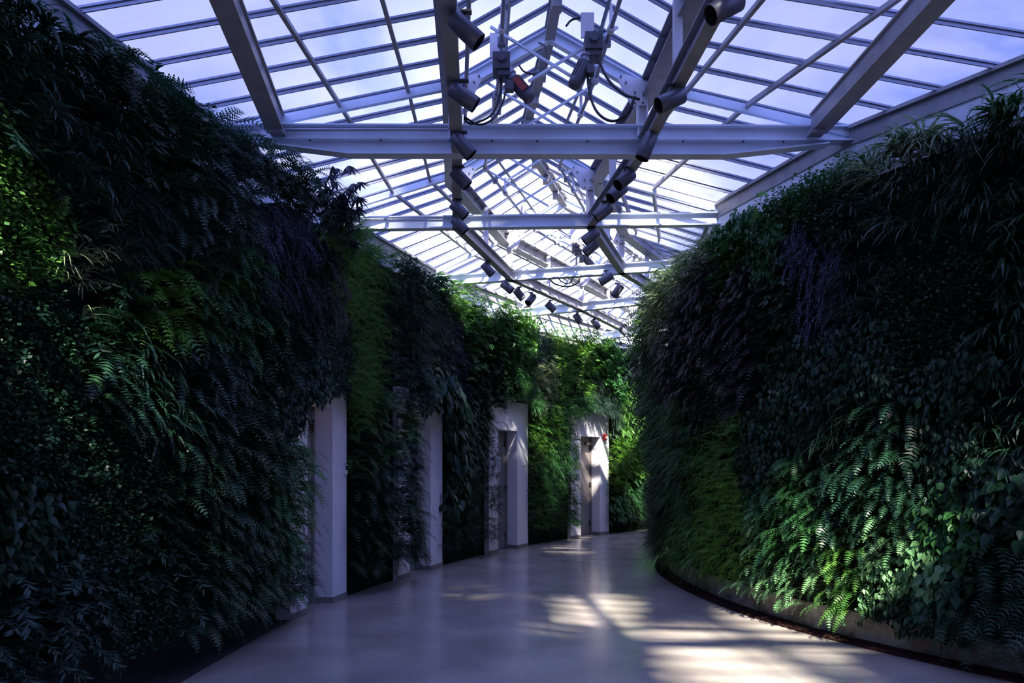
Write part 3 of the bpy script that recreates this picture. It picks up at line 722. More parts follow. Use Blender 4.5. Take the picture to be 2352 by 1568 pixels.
def leaf(T_, base, d, nrmv, L, w, fold=.25, heart=False):
    d = nrm_(d); s_ = nrm_(np.cross(nrmv, d)); n_ = nrm_(np.cross(d, s_))
    pr = [(0, .0), (.12, .62), (.38, 1.0), (.70, .66), (1, 0)] if not heart else [(-.10, .55), (.08, .95), (.35, 1.0), (.7, .5), (1, 0)]
    mid = [base + d * L * t_ - n_ * L * .10 * t_ * t_ for t_, _ in pr]
    if heart: mid[0] = base.copy()
    for sg in (-1, 1):
        ed = [base + d * L * t_ + s_ * sg * w / 2 * q - n_ * L * .10 * t_ * t_ + n_ * fold * w / 2 * q for t_, q in pr]
        for i in range(4): 
            if i == 3: T_.tri(mid[3], ed[3], mid[4])
            elif i == 0 and not heart: T_.tri(mid[0], ed[1], mid[1])
            else: T_.quad(mid[i], ed[i], ed[i + 1], mid[i + 1])
def tf_leaf(L, w, heart, pet=.10, n=3):
    def f(r_):
        T_ = T()
        for k in range(n):
            yaw = r_.uniform(-1.2, 1.2); p = np.array([r_.uniform(.02, .06) + pet * r_.uniform(.4, 1.1), r_.uniform(-.06, .06), r_.uniform(-.06, .06)])
            T_.quad(np.array([0, 0, .0]), np.array([0, .004, 0]), p + np.array([0, .003, 0]), p)
            ph = R(r_.uniform(-88, -45)); d = np.array([math.cos(ph) * math.cos(yaw), math.cos(ph) * math.sin(yaw), math.sin(ph)])
            nv = np.array([math.cos(ph + 1.57) * math.cos(yaw), math.cos(ph + 1.57) * math.sin(yaw) + r_.uniform(-.4, .4), math.sin(ph + 1.57)])
            leaf(T_, p, d, nv, L * r_.uniform(.75, 1.2), w * r_.uniform(.8, 1.15), .25, heart)
        return T_.done()
    return f
def tf_sprig(L, ll, lw, n=9, p0=(10, 60), p1=(-75, -30)):
    def f(r_):
        T_ = T(); pts, ds = spine(L * r_.uniform(.8, 1.15), R(r_.uniform(*p0)), R(r_.uniform(*p1)), n, r_.uniform(-.4, .4))
        for i in range(1, n + 1):
            d = ds[i - 1]; sg = 1 if i % 2 else -1
            s_ = nrm_(np.cross(d, np.array([0, 0.2, 1.])))
            for sgn in (sg, -sg) if i % 3 else (sg,):
                dr = nrm_(s_ * sgn * r_.uniform(.6, 1.1) + d * r_.uniform(.3, .8) + np.array([0, 0, r_.uniform(-.5, .1)]))
                leaf(T_, pts[i], dr, nrm_(np.cross(d, s_)) + r_.normal(0, .2, 3), ll * r_.uniform(.7, 1.2), lw, .2)
        T_.tri(pts[0] - np.array([0, .003, 0]), pts[0] + np.array([0, .003, 0]), pts[-1])
        return T_.done()
    return f
def tf_bead(r_):                        # trailing strings of little round leaves
    T_ = T(); n = 20
    for s_i in range(2):
        pts, ds = spine(r_.uniform(.25, .42), R(r_.uniform(-10, 40)), R(-88), n, r_.uniform(-.5, .5), .35, (0, r_.uniform(-.05, .05), 0))
        for i in range(1, n + 1):
            for sg in (-1, 1):
                c = pts[i] + np.array([.004, sg * .011, 0]) + r_.normal(0, .002, 3); q = .0085
                nv = nrm_(np.array([1, sg * .5, .6]) + r_.normal(0, .25, 3)); u = nrm_(np.cross(nv, [0, 0, 1])); w_ = np.cross(nv, u)
                T_.quad(c - u * q, c + w_ * q, c + u * q, c - w_ * q)
    return T_.done()
def tf_moss(r_):                        # small crowded leaves
    T_ = T()
    for k in range(16):
        p = np.array([r_.uniform(0, .11), r_.uniform(-.07, .07), r_.uniform(-.07, .07)])
        d = nrm_(np.array([r_.uniform(.2, 1), r_.uniform(-.8, .8), r_.uniform(-1, .5)])); nv = nrm_(np.array([.3, 0, 1]) + r_.normal(0, .4, 3))
        s_ = nrm_(np.cross(nv, d)); q = .014; l = r_.uniform(.025, .045)
        T_.quad(p, p + d * l * .5 + s_ * q, p + d * l, p + d * l * .5 - s_ * q)
    return T_.done()
def tf_palm(r_):                        # umbrella-like whorl of leaflets
    T_ = T(); p = np.array([r_.uniform(.10, .22), r_.uniform(-.05, .05), r_.uniform(.0, .10)])
    T_.tri(np.array([0, -.004, 0]), np.array([0, .004, 0]), p)
    yaw = r_.uniform(-.6, .6)
    for k in range(7):
        an = -2.1 + k * .7; s_ = np.array([-math.sin(yaw), math.cos(yaw), 0]); o_ = np.array([math.cos(yaw), math.sin(yaw), 0])
        d = nrm_(s_ * math.sin(an) + o_ * math.cos(an) * .9 + np.array([0, 0, -.55]))
        leaf(T_, p, d, np.array([.5, 0, 1]), r_.uniform(.11, .16), .036, .2)
    return T_.done()
def tf_pinn(r_):                        # glossy pinnate shrub leaf
    T_ = T(); n = 8; pts, ds = spine(r_.uniform(.26, .36), R(r_.uniform(20, 70)), R(r_.uniform(-55, -20)), n, r_.uniform(-.3, .3)); side = np.array([0, 1, 0.])
    for i in range(1, n + 1):
        d = ds[i - 1]; up = nrm_(np.cross(d, side)); up = up if up[2] > 0 else -up
        for sg in (-1, 1):
            leaf(T_, pts[i], nrm_(side * sg + d * .5 - up * .15), up, .070, .022, .15)
    return T_.done()
# kind: (template fn, density per m2, size, outward extra, yaw spread)
KIND = {
 'sword': (tf_sword, 125, 1.0), 'big': (tf_big, 95, 1.0), 'asp': (tf_asp, 210, 1.0),
 'spider': (tf_tuft(.34, .017, 9, -88, 20, 80), 60, 1.0), 'grass': (tf_tuft(.42, .010, 11, -90, 15, 70, .8), 75, 1.0),
 'strap': (tf_tuft(.40, .030, 6, -88, 10, 70), 75, 1.0), 'oval': (tf_leaf(.080, .042, False, .09, 4), 300, 1.0),
 'heart': (tf_leaf(.092, .072, True, .10, 3), 270, 1.0), 'giant': (tf_leaf(.30, .13, False, .22, 2), 55, 1.0),
 'lance': (tf_sprig(.26, .085, .022), 130, 1.0), 'sprig': (tf_sprig(.24, .055, .026), 150, 1.0), 'bamboo': (tf_sprig(.36, .10, .012, 11), 130, 1.0),
 'bead': (tf_bead, 95, 1.0), 'moss': (tf_moss, 330, 1.0), 'palm': (tf_palm, 100, 1.0), 'pinn': (tf_pinn, 95, 1.0),
}
TEMPL = {}
for k, (fn, dn, sz) in KIND.items():
    r_ = np.random.default_rng(abs(hash(k)) % 1 + len(k) * 7 + sum(map(ord, k)))
    TEMPL[k] = [fn(r_) for _ in range(7)]

# ------------------------------------------------------------------ plantings (seed points picked on the walls)
# px, py of the clump centre in the photograph, kind, leaf material, name, label, optional size
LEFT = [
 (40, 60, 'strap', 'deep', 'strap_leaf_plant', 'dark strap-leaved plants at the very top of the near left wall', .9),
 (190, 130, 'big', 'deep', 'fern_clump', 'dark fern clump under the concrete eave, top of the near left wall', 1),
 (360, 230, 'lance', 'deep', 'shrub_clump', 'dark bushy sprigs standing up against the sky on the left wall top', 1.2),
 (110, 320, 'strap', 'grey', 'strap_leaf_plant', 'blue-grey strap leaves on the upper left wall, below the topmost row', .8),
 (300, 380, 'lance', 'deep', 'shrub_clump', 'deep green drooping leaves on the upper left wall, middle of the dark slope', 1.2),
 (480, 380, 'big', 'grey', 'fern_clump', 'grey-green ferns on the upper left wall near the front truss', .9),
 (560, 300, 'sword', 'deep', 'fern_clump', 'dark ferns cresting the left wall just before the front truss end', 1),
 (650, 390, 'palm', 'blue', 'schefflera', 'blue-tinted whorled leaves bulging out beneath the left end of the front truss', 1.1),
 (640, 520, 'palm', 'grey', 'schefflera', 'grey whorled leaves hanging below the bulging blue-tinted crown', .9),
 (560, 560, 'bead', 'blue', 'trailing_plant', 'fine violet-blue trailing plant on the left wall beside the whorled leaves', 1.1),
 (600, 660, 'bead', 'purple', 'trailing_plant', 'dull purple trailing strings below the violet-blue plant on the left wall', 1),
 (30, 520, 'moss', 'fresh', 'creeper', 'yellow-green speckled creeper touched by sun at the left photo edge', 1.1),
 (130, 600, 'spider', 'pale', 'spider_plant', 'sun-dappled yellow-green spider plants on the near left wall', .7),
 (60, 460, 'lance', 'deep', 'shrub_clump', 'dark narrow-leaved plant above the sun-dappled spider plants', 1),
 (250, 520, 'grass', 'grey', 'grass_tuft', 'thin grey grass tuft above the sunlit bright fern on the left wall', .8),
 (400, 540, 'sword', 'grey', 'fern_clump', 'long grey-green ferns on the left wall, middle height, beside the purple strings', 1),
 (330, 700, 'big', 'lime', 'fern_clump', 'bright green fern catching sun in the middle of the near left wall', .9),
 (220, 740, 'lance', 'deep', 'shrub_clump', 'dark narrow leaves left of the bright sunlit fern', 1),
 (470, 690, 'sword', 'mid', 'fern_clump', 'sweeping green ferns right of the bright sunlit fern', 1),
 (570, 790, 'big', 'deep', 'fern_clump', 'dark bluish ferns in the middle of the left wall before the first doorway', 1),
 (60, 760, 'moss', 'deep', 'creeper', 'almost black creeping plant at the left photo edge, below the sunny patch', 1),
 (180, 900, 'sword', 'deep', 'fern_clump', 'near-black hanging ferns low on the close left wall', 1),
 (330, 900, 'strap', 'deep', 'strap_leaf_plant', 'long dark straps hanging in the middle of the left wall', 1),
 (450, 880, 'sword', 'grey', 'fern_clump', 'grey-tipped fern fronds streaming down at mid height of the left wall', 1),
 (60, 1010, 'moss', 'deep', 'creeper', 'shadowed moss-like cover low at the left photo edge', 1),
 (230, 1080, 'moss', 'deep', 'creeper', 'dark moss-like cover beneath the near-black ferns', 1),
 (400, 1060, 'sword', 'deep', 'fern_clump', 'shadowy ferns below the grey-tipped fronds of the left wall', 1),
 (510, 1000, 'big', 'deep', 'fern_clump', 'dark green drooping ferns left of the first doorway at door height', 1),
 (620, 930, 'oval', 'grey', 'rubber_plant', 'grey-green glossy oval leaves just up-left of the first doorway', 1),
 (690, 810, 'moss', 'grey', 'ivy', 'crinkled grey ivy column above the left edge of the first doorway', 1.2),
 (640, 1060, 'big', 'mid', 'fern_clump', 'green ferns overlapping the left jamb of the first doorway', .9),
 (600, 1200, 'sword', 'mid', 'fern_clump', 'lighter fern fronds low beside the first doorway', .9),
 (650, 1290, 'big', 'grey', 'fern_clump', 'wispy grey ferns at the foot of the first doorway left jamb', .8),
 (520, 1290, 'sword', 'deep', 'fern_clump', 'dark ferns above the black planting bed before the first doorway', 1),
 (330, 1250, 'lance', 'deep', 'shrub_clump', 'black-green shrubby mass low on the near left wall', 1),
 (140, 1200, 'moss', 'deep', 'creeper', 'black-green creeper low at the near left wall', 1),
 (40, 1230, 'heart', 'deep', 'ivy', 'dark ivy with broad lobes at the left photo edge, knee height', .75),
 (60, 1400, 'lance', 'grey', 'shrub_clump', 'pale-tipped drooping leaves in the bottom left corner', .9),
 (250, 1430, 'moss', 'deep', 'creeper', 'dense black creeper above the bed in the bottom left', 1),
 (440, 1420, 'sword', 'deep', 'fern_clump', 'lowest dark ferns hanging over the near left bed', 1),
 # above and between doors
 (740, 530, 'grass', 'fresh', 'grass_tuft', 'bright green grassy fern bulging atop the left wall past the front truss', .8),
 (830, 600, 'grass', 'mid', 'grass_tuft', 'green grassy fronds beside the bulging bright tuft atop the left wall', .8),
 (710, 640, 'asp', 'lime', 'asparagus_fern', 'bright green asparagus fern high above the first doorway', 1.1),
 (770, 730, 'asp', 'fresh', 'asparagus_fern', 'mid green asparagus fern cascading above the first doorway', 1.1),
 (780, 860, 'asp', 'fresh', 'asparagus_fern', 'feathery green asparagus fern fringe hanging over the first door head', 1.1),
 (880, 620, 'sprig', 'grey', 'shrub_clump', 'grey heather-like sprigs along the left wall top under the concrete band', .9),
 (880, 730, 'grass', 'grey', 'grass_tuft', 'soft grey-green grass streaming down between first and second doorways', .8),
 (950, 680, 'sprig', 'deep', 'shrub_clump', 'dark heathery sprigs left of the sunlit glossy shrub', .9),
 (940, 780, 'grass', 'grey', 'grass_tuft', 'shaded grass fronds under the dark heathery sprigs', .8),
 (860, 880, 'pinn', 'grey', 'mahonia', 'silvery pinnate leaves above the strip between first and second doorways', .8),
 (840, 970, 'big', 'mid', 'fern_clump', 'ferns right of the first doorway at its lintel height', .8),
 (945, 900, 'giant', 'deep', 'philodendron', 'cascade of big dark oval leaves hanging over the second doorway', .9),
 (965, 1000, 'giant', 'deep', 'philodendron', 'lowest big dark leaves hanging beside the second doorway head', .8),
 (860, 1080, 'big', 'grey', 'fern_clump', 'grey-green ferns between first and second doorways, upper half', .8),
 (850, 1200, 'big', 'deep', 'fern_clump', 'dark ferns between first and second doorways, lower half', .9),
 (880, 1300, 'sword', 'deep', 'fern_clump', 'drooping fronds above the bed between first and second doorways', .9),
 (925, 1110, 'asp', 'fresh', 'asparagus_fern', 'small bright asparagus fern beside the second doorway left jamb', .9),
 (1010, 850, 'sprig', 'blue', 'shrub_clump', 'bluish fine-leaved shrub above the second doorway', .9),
 (1030, 690, 'pinn', 'lime', 'mahonia', 'sunlit lime green pinnate shrub cresting the left wall', 1.1),
 (1090, 680, 'pinn', 'fresh', 'mahonia', 'glossy pale-edged fronds right of the lime pinnate shrub', .9),
 (1060, 780, 'pinn', 'mid', 'mahonia', 'green pinnate leaves below the sunlit lime shrub', .9),
 (1130, 790, 'lance', 'mid', 'shrub_clump', 'mixed lance-shaped leaves high between second and third doorways', .9),
 (1150, 715, 'sprig', 'lime', 'shrub_clump', 'sunlit yellow-green shrub on the wall top above the third doorway', 1),
 (1200, 770, 'oval', 'fresh', 'creeper', 'bright round-leaved creeper above the third doorway', .8),
 (1090, 900, 'lance', 'deep', 'shrub_clump', 'dark hanging foliage up-left of the third doorway', .9),
 (1065, 1010, 'sword', 'deep', 'fern_clump', 'dark ferns between second and third doorways, upper half', .8),
 (1080, 1130, 'grass', 'deep', 'grass_tuft', 'dark grassy fronds between second and third doorways, middle', .8),
 (1060, 1240, 'grass', 'deep', 'grass_tuft', 'shadowed grass above the bed between second and third doorways', .7),
 (1170, 870, 'grass', 'mid', 'grass_tuft', 'green grass fringe over the third door head', .7),
 (1225, 880, 'bamboo', 'pale', 'bamboo', 'pale yellow-green bamboo-like leaves lit by sun above the third doorway', .8),
 (1245, 990, 'bamboo', 'fresh', 'bamboo', 'sunlit bamboo-like sprays right of the third doorway head', .8),
 (1215, 800, 'grass', 'grey', 'grass_tuft', 'grey-green grass beside the feathery column above the third doorway', .7),
 (1275, 760, 'asp', 'lime', 'asparagus_fern', 'feathery yellow-green asparagus fern column at the wall top', 1.2),
 (1280, 860, 'asp', 'lime', 'asparagus_fern', 'golden-green asparagus fern column, middle part above the bamboo sprays', 1.2),
 (1290, 960, 'asp', 'mid', 'asparagus_fern', 'shaded lower end of the feathery fern column', 1.1),
 (1260, 1070, 'grass', 'mid', 'grass_tuft', 'green grass between third and fourth doorways, upper part', .8),
 (1250, 1170, 'asp', 'mid', 'asparagus_fern', 'feathery green plants low between third and fourth doorways', 1.2),
 (1315, 1050, 'moss', 'lime', 'creeper', 'yellow-green bushy plant against the fourth doorway left side', 1),
 (1350, 780, 'lance', 'fresh', 'shrub_clump', 'sunlit leafy shrub on the wall top above the fourth doorway', 1.3),
 (1370, 860, 'lance', 'mid', 'shrub_clump', 'long glossy green leaves above the fourth doorway', 1.5),
 (1350, 930, 'grass', 'grey', 'grass_tuft', 'silvery grass fringe over the fourth door head', .8),
 (1425, 800, 'lance', 'deep', 'shrub_clump', 'dark leafy mass on the wall top right of the fourth doorway', 1.3),
 (1430, 960, 'sword', 'fresh', 'fern_clump', 'green ferns right of the red fire alarm', .8),
 (1430, 1060, 'bamboo', 'lime', 'bamboo', 'vivid sunlit sprays right of the fourth doorway', .8),
 (1440, 1150, 'sword', 'mid', 'fern_clump', 'half-shaded ferns low right of the fourth doorway', .8),
]
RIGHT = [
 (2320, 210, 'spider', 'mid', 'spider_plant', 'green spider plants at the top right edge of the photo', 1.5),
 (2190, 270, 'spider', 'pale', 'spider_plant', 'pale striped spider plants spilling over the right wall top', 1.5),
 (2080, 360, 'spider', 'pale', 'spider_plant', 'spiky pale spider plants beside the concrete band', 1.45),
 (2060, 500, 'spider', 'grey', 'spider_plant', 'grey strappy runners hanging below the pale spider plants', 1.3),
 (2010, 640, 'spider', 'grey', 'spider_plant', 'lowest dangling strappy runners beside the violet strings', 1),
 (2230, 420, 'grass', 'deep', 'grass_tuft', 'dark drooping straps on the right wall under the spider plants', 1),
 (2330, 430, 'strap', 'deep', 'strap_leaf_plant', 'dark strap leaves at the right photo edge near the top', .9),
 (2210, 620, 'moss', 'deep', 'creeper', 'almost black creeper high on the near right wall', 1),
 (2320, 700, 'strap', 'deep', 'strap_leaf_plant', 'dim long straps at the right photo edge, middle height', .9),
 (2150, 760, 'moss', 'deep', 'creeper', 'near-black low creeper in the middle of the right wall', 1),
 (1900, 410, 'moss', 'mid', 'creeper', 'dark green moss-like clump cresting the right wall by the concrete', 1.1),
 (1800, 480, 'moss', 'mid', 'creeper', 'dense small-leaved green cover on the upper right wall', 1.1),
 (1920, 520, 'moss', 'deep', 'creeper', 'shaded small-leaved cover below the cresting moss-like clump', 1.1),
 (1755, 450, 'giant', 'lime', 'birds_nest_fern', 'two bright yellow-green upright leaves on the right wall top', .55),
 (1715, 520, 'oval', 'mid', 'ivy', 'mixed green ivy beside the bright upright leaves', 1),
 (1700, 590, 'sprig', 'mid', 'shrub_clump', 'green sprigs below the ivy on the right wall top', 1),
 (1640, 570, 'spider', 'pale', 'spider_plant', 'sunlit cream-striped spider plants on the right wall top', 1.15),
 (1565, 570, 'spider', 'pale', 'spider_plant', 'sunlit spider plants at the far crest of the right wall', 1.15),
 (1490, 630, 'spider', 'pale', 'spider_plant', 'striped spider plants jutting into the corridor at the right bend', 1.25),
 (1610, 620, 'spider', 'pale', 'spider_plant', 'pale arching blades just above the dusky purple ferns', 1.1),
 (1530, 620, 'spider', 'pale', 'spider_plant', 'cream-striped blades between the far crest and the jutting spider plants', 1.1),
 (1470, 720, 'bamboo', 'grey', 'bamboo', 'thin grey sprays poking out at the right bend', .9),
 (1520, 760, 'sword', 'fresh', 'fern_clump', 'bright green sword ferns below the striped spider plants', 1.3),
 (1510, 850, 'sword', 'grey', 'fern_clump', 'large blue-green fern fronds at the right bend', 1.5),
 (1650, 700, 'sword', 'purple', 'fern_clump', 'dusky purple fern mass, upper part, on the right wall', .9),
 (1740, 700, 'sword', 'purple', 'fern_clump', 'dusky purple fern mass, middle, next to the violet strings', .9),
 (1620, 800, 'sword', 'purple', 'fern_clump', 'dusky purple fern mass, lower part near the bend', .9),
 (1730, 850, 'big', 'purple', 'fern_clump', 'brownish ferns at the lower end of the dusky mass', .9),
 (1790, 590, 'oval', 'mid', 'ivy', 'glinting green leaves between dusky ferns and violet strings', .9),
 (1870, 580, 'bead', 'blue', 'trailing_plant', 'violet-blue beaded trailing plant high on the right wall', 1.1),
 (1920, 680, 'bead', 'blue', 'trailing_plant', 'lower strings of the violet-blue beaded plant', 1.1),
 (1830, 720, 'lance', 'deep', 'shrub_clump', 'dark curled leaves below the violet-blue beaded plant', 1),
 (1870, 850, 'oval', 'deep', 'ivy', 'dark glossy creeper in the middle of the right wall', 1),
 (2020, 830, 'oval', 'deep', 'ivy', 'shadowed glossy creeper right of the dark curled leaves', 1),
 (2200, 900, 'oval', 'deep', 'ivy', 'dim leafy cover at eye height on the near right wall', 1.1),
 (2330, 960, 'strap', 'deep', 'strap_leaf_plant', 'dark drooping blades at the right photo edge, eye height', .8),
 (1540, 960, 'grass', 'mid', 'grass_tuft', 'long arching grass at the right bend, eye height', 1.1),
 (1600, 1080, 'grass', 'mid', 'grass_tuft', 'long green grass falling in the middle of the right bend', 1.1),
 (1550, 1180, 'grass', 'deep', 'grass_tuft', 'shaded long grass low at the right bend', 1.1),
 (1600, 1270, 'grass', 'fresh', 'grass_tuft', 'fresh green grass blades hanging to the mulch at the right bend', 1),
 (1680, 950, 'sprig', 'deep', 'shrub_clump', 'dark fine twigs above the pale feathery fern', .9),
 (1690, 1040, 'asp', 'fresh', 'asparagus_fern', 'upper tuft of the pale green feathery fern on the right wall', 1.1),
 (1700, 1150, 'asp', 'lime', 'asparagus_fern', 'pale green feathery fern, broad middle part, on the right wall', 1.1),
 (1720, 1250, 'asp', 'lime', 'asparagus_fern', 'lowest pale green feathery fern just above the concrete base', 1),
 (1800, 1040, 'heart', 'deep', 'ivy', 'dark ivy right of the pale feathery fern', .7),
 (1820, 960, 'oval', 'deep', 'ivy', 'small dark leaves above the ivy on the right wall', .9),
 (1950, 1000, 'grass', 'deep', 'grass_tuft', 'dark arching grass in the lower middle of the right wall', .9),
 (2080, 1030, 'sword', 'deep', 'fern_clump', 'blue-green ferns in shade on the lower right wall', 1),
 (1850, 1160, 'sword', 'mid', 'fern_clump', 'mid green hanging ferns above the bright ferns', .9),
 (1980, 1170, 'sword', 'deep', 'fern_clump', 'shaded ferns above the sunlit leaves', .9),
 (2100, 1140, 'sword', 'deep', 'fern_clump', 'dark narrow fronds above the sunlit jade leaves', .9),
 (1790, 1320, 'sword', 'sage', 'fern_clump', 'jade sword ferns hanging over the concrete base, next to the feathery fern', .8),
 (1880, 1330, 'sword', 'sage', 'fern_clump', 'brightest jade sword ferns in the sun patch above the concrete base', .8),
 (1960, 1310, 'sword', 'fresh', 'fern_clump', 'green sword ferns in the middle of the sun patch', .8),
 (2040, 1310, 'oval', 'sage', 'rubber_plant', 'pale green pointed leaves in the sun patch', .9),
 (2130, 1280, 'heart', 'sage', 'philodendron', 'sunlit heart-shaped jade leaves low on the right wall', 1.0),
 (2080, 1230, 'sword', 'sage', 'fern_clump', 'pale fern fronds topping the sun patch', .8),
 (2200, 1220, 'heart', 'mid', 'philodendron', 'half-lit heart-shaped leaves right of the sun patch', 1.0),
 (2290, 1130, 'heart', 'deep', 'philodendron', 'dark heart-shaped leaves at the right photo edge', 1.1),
 (2190, 1060, 'oval', 'deep', 'ivy', 'dark pointed leaves above the half-lit heart leaves', 1),
 (2170, 1370, 'heart', 'deep', 'philodendron', 'dark heart leaves hanging over the concrete base', 1.1),
 (2310, 1340, 'big', 'deep', 'fern_clump', 'black-green ferns in the lower right corner', .9),
 (2060, 1400, 'oval', 'deep', 'ivy', 'trailing dark leaf ends over the stained concrete base', .9),
]

def fbm(a, b_, seed):
    r_ = np.random.default_rng(seed); out = np.zeros_like(a)
    for k in range(7):
        fx, fy = r_.normal(0, 1.6 + .5 * k, 2); ph = r_.uniform(0, 6.28); out += np.sin(a * fx + b_ * fy + ph) / (1 + .35 * k)
    return out / 3.2

def plant_wall(line, seeds, s0, s1, z0, z1, wseed, sidename):
    pts = []
    for sd in seeds:
        q = line.hit(sd[0])
        if q is None: q = line.hit(min(max(sd[0], 5), 2345)); 
        if q is None: raise RuntimeError('no hit %s' % (sd,))
        x, y = line.at(q)[:2]; z = CAMZ + (CY - sd[1]) * y / F
        pts.append((q, min(max(z, .3), 4.5)))
    pts = np.array(pts); r_ = np.random.default_rng(wseed)
    kinds = sorted(set(sd[2] for sd in seeds))
    # bulge of each clump
    own = {i: [] for i in range(len(seeds))}
    for kd in kinds:
        idx = [i for i, sd in enumerate(seeds) if sd[2] == kd]
        dens = KIND[kd][1] * 2.0
        n = int(dens * (s1 - s0) * (z1 - z0))
        q = r_.uniform(s0, s1, n); z = r_.uniform(z0, z1, n)
        m_t = int(dens * 1.3 * (s1 - s0) * .4); q = np.concatenate([q, r_.uniform(s0, s1, m_t)]); z = np.concatenate([z, r_.uniform(4.10, 4.42, m_t)])
        if sidename == 'left':                # thicker fringe over and beside the doorways
            for ds, zz, ov in zip(door_s, (2.44, 2.62, 2.86, 2.84), (.0, .0, .0, .0)):
                w_ = ds[1] - ds[0]; mt_ = int(dens * (w_ + .3) * .4 * 2.5)
                qq = r_.uniform(ds[0] - .15, ds[1] + .15, mt_); hh = zz - .20 * np.minimum(1.0, np.abs((qq - (ds[0] + ds[1]) / 2) / w_ * 2)) ** 3
                q = np.concatenate([q, qq]); z = np.concatenate([z, hh + r_.uniform(.01, .4, mt_)])
                mt_ = int(dens * (ov + .25) * 2.2 * (3.5 if zz == 2.62 else 1.5)); q = np.concatenate([q, r_.uniform(ds[0] - .40, ds[0] + ov - .03, mt_)]); z = np.concatenate([z, r_.uniform(.35, 2.6, mt_)])
        n = len(q)
        qn = q + .16 * fbm(q * 1.7, z * 1.7, 11); zn = z + .16 * fbm(q * 1.7 + 5, z * 1.7 + 3, 12)
        d = ((qn[:, None] - pts[None, :, 0]) * 1.15) ** 2 + (zn[:, None] - pts[None, :, 1]) ** 2
        best = np.argmin(d, axis=1); dist = np.sqrt(d[np.arange(n), best])
        for i in idx:
            m = best == i
            sc = seeds[i][6]
            keep = m & (r_.random(n) < min(1.6, 1 / sc ** 2))
            if sidename == 'left': keep &= z < np.interp(line.at(q)[1], [4.6, 5.6, 6.5, 8.8, 9.6, 11.2, 12, 20], [4.28, 4.42, 4.60, 4.66, 4.50, 4.46, 4.68, 4.60])
            if sidename == 'left':
                for ds, zz, ov in zip(door_s, (2.44, 2.62, 2.86, 2.84), (.0, .0, .0, .0)):
                    half = (ds[0] + ds[1]) / 2; zt = zz - .20 * np.abs((q - half) / (ds[1] - ds[0]) * 2) ** 3
                    keep &= ~((q > ds[0] + ov) & (q < ds[1] - .02) & (z < zt))
            own[i].append((q[keep], z[keep], dist[keep]))
    for i, sd in enumerate(seeds):
        q = np.concatenate([o[0] for o in own[i]]); z = np.concatenate([o[1] for o in own[i]])
        px, py, kd, mt, nm, lb, sc = sd
        if len(q) < 3: continue
        x, y, tx, ty, nx, ny = line.at(q)
        bul = .05 + .07 * (fbm(q * 2.2, z * 2.2, 21) + 1) * .5
        if sidename == 'right':
            bul = bul + .16 * np.exp(-((y - 11.3) / 1.3) ** 2) * np.clip((z - 1.5) / 2.5, 0, 1)
        else:
            bul = bul + .22 * np.exp(-((y - 7.6) / .8) ** 2) * np.clip((z - 2.6) / 1.2, 0, 1) + .10 * np.clip((z - 2.8), 0, 1)
            bul = bul + .20 * np.exp(-((q - door_s[1][0] + .05) / .70) ** 2) * (q < door_s[1][0] + .05) + .12 * np.exp(-((q - door_s[0][0] + .05) / .3) ** 2) + .14 * np.exp(-((q - door_s[2][0] + .05) / .25) ** 2) * (z < 2.0) + .12 * np.exp(-((q - door_s[3][0] + .05) / .25) ** 2) * (z < 2.2)
            bul = bul + .14 * np.exp(-((y - 6.0) / 1.5) ** 2) * np.clip((1.2 - z), 0, 1)
            # keep plants off the door jambs
            for ds in door_s:
                bul = np.where((q > ds[0] - .03) & (q < ds[1] + .05) & (z > 2.3), bul + .15, bul)
                near = np.abs(q - ds[1]); bul = np.where((near < .12) & (z < 2.5), bul * .4, bul)
        bul = np.where(z > 4.1, bul - r_.uniform(0, .28, len(q)), bul)
        bul = bul + r_.uniform(-.02, .10, len(q)) + (.10 * np.clip((y - 8.5) / 1.0, 0, 1) * (z < 2.9) if sidename == 'left' else 0)
        oz = z
        ox, oy = x + nx * bul, y + ny * bul
        yaw = r_.normal(0, .55, len(q)); scl = sc * .82 * r_.uniform(.75, 1.25, len(q)); bul_n = None; roll = r_.normal(0, .25, len(q)); pit = r_.normal(0, .22, len(q))
        tone = np.clip(r_.beta(2, 2.4, len(q)), 0, 1)
        # gentle colour drift
        vi = r_.integers(0, 7, len(q))
        V = []; Fc = []; A = []; base = 0
        for k in range(7):
            m = np.nonzero(vi == k)[0]
            if not len(m): continue
            tv, tf = TEMPL[kd][k]
            v = tv[None] * scl[m][:, None, None]
            # pitch about y
            cp, sp = np.cos(pit[m])[:, None], np.sin(pit[m])[:, None]
            vx = v[..., 0] * cp - v[..., 2] * sp; vz = v[..., 0] * sp + v[..., 2] * cp; vy = v[..., 1]
            cr_, sr = np.cos(roll[m])[:, None], np.sin(roll[m])[:, None]
            vy, vz = vy * cr_ - vz * sr, vy * sr + vz * cr_
            cy, sy = np.cos(yaw[m])[:, None], np.sin(yaw[m])[:, None]
            vx, vy = vx * cy - vy * sy, vx * sy + vy * cy
            vx = np.maximum(vx, -.02)
            NX, NY, TX, TY = nx[m][:, None], ny[m][:, None], tx[m][:, None], ty[m][:, None]
            X = ox[m][:, None] + vx * NX + vy * TX; Y = oy[m][:, None] + vx * NY + vy * TY; Z = np.maximum(oz[m][:, None] + vz, .04)
            vv = np.stack([X, Y, Z], -1).reshape(-1, 3)
            ff = (tf[None] + (np.arange(len(m)) * len(tv))[:, None, None] + base).reshape(-1, 3)
            aa = np.repeat(tone[m], len(tv)); base += len(vv)
            V.append(vv); Fc.append(ff); A.append(aa)
        V = np.concatenate(V).astype(np.float32); Fc = np.concatenate(Fc).astype(np.int32); A = np.concatenate(A).astype(np.float32)
        A = np.clip(A + r_.uniform(-.12, .12, len(A)).astype(np.float32) * .5, 0, 1)
        c = V.mean(0); c[2] = V[:, 2].min()
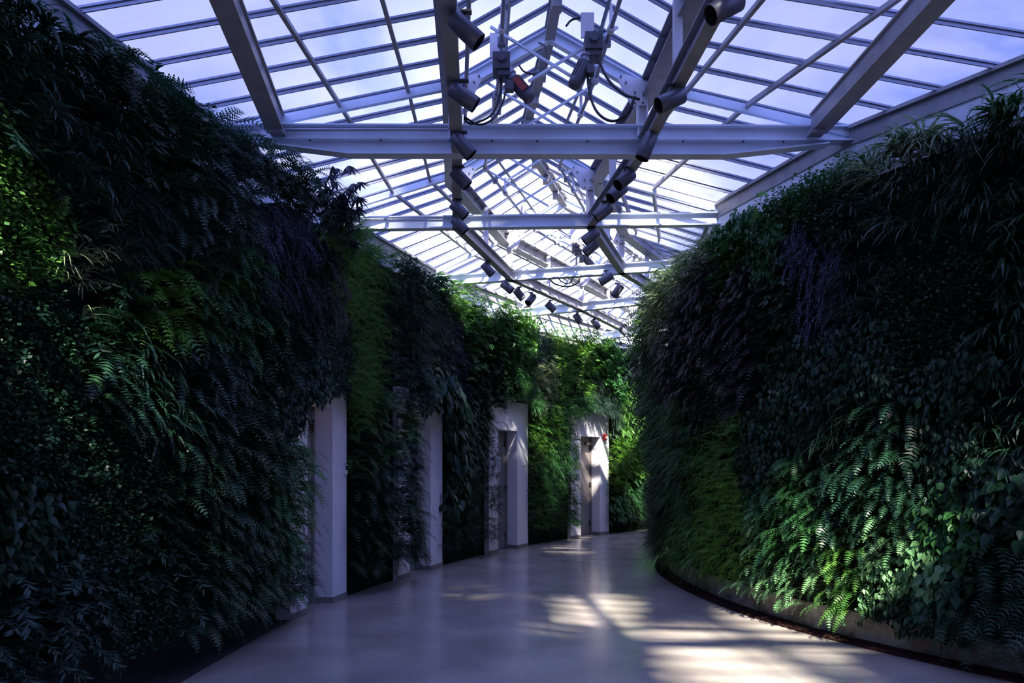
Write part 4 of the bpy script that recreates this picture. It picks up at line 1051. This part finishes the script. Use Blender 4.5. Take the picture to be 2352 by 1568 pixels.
        me = bpy.data.meshes.new(nm); me.vertices.add(len(V)); me.vertices.foreach_set('co', (V - c).ravel())
        me.loops.add(Fc.size); me.loops.foreach_set('vertex_index', Fc.ravel())
        me.polygons.add(len(Fc)); me.polygons.foreach_set('loop_start', np.arange(0, Fc.size, 3, dtype=np.int32))
        at = me.attributes.new('tone', 'FLOAT', 'POINT'); at.data.foreach_set('value', A)
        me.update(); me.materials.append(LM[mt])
        o = bpy.data.objects.new(nm, me); COL.objects.link(o); o.location = c.tolist()
        tag(o, lb, 'plant', 'plants of the %s living wall' % sidename)
        COUNT[0] += len(Fc)
COUNT = [0]
plant_wall(back_left, LEFT, back_left.sY(2.6), back_left.sY(21.5), .30, 4.70, 101, 'left')
plant_wall(back_right, RIGHT, back_right.sY(4.3), back_right.sY(14.2), .25, 4.38, 202, 'right')
print('LEAF TRIS', COUNT[0], flush=True)
SC['leaf_triangles'] = COUNT[0]

# ------------------------------------------------------------------ unseen trees added behind the viewpoint, crowns gapped to shape the sun patches
LIT = [((1.95, 6.3, 0), .70), ((1.55, 5.6, 0), .30), ((2.15, 6.75, 0), .45), ((2.2, 7.8, 0), .16), ((1.1, 8.9, 0), .36), ((.55, 9.0, 0), .22), ((.95, 7.7, 0), .24), ((.45, 7.3, 0), .12),
       ((-.50, 9.65, 0), .20), ((2.9, 6.9, .35), .30), ((3.2, 6.5, .55), .30), ((2.62, 8.0, .3), .22),
       ((-2.75, 4.4, 2.7), .34), ((-2.8, 3.8, 2.9), .30), ((-2.5, 5.2, 2.3), .18),
       ((2.3, 10.4, 4.4), .45), ((2.15, 11.2, 3.9), .25), ((-1.2, 12.3, 4.3), .55), ((-.6, 13.3, 4.2), .45), ((.30, 14.6, 3.4), .28), ((.1, 14.4, 3.95), .30), ((1.2, 16.3, 4.3), .35), ((1.9, 17.2, 3.7), .18),
       ((1.90, 17.1, 2.62), .24), ((2.16, 17.5, 1.85), .22), ((2.0, 17.4, 2.15), .10), ((2.2, 17.5, 1.0), .06), ((2.9, 18.3, 1.6), .5), ((3.6, 19, .6), .6), ((2.0, 17.8, 4.3), .3), ((1.15, 16.2, 1.9), .10),
       ((2.4, 9.6, 4.8), .2), ((1.9, 9.6, 4.8), .2), ((1.4, 9.6, 4.8), .16), ((-.4, 9.7, 4.8), .12), ((-1.0, 9.7, 4.8), .14), ((-1.6, 9.7, 4.8), .18), ((-2.1, 9.7, 4.8), .18),
       ((-.9, 12.6, 4.85), .3), ((-.2, 12.3, 4.85), .3), ((.5, 12.2, 4.85), .3), ((1.3, 12.0, 4.8), .3), ((2.2, 12, 4.8), .3), ((3.0, 11.6, 4.8), .3)]
TREES = [(-6.6, -6.6), (-3.2, -6.2), (.3, -6.6), (3.8, -6.2), (7.4, -6.6)]
TLAB = ['tall poplar behind the hall, outermost on the side of the doorways', 'tall poplar behind the hall, second from the doorway side', 'tall poplar behind the hall, middle of the row',
        'tall poplar behind the hall, second from the curved planted side', 'tall poplar behind the hall, outermost on the curved planted side']
YC = -6.4
r_ = np.random.default_rng(5)
cl = [[] for _ in TREES]
for gx in np.arange(-5.6, 9.2, .40):
    for gz in np.arange(7.5, 25.4, .40):
        x = gx + r_.uniform(-.15, .15); z = gz + r_.uniform(-.15, .15); y = YC + r_.uniform(-.3, .3); ok = True
        for (tx, ty, tz), rad in LIT:
            f = (ty - y) / SUN_D.y; hx, hz = tx - SUN_D.x * f, tz - SUN_D.z * f
            if (hx - x) ** 2 + ((hz - z) * .75) ** 2 < (rad + .26) ** 2: ok = False; break  # leave a gap in the added crowns wherever sun should land
        if z > 24.9 and r_.random() < .4: ok = False
        if ok: cl[int(np.argmin([abs(x - a) for a, b_ in TREES]))].append((x, y, z))
for ti, (tx, ty) in enumerate(TREES):
    rt = empty('poplar_tree', (tx, ty, 0), 0, TLAB[ti], 'tree', 'row of poplars behind the hall')
    mb = MB(); mb.tube([(0, 0, -.05), (.05, .02, 5), (-.05, .05, 12), (0, 0, 24.5)], [.34, .28, .18, .05], 12); mb.build('trunk', M_bark, rt)
    mb = MB()
    for k in range(14):
        an = k * 2.4; z0_ = 7 + k * .95; mb.tube([(0, 0, z0_), (math.cos(an) * .7, math.sin(an) * .3, z0_ + .8), (math.cos(an) * 1.4, math.sin(an) * .4, z0_ + 2.0)], [.06, .04, .02], 6)
    mb.build('boughs', M_bark, rt)
    Cn = np.array(cl[ti]); n = len(Cn); m_ = 60
    c = np.repeat(Cn, m_, axis=0) + r_.normal(0, .17, (n * m_, 3)) * np.array([1, 1.6, 1])
    nv = r_.normal(0, .5, (n * m_, 3)) + np.array([0, -.7, .7]) ; nv /= np.linalg.norm(nv, axis=1)[:, None]
    u = np.cross(nv, [1, 0, .1]); u /= np.linalg.norm(u, axis=1)[:, None]; w_ = np.cross(nv, u); q = .10
    V = np.stack([c - u * q * 1.5, c + w_ * q, c + u * q * 1.5, c - w_ * q], 1).reshape(-1, 3) - np.array([tx, ty, 0])
    Fq = np.arange(len(V)).reshape(-1, 4)
    me = bpy.data.meshes.new('crown'); me.vertices.add(len(V)); me.vertices.foreach_set('co', V.astype(np.float32).ravel()); me.loops.add(Fq.size); me.loops.foreach_set('vertex_index', Fq.astype(np.int32).ravel())
    me.polygons.add(len(Fq)); me.polygons.foreach_set('loop_start', np.arange(0, Fq.size, 4, dtype=np.int32)); at = me.attributes.new('tone', 'FLOAT', 'POINT'); at.data.foreach_set('value', r_.random(len(V)).astype(np.float32))
    me.update(); me.materials.append(LM['tree']); o = bpy.data.objects.new('crown', me); COL.objects.link(o); o.parent = rt; o['kind'] = 'stuff'
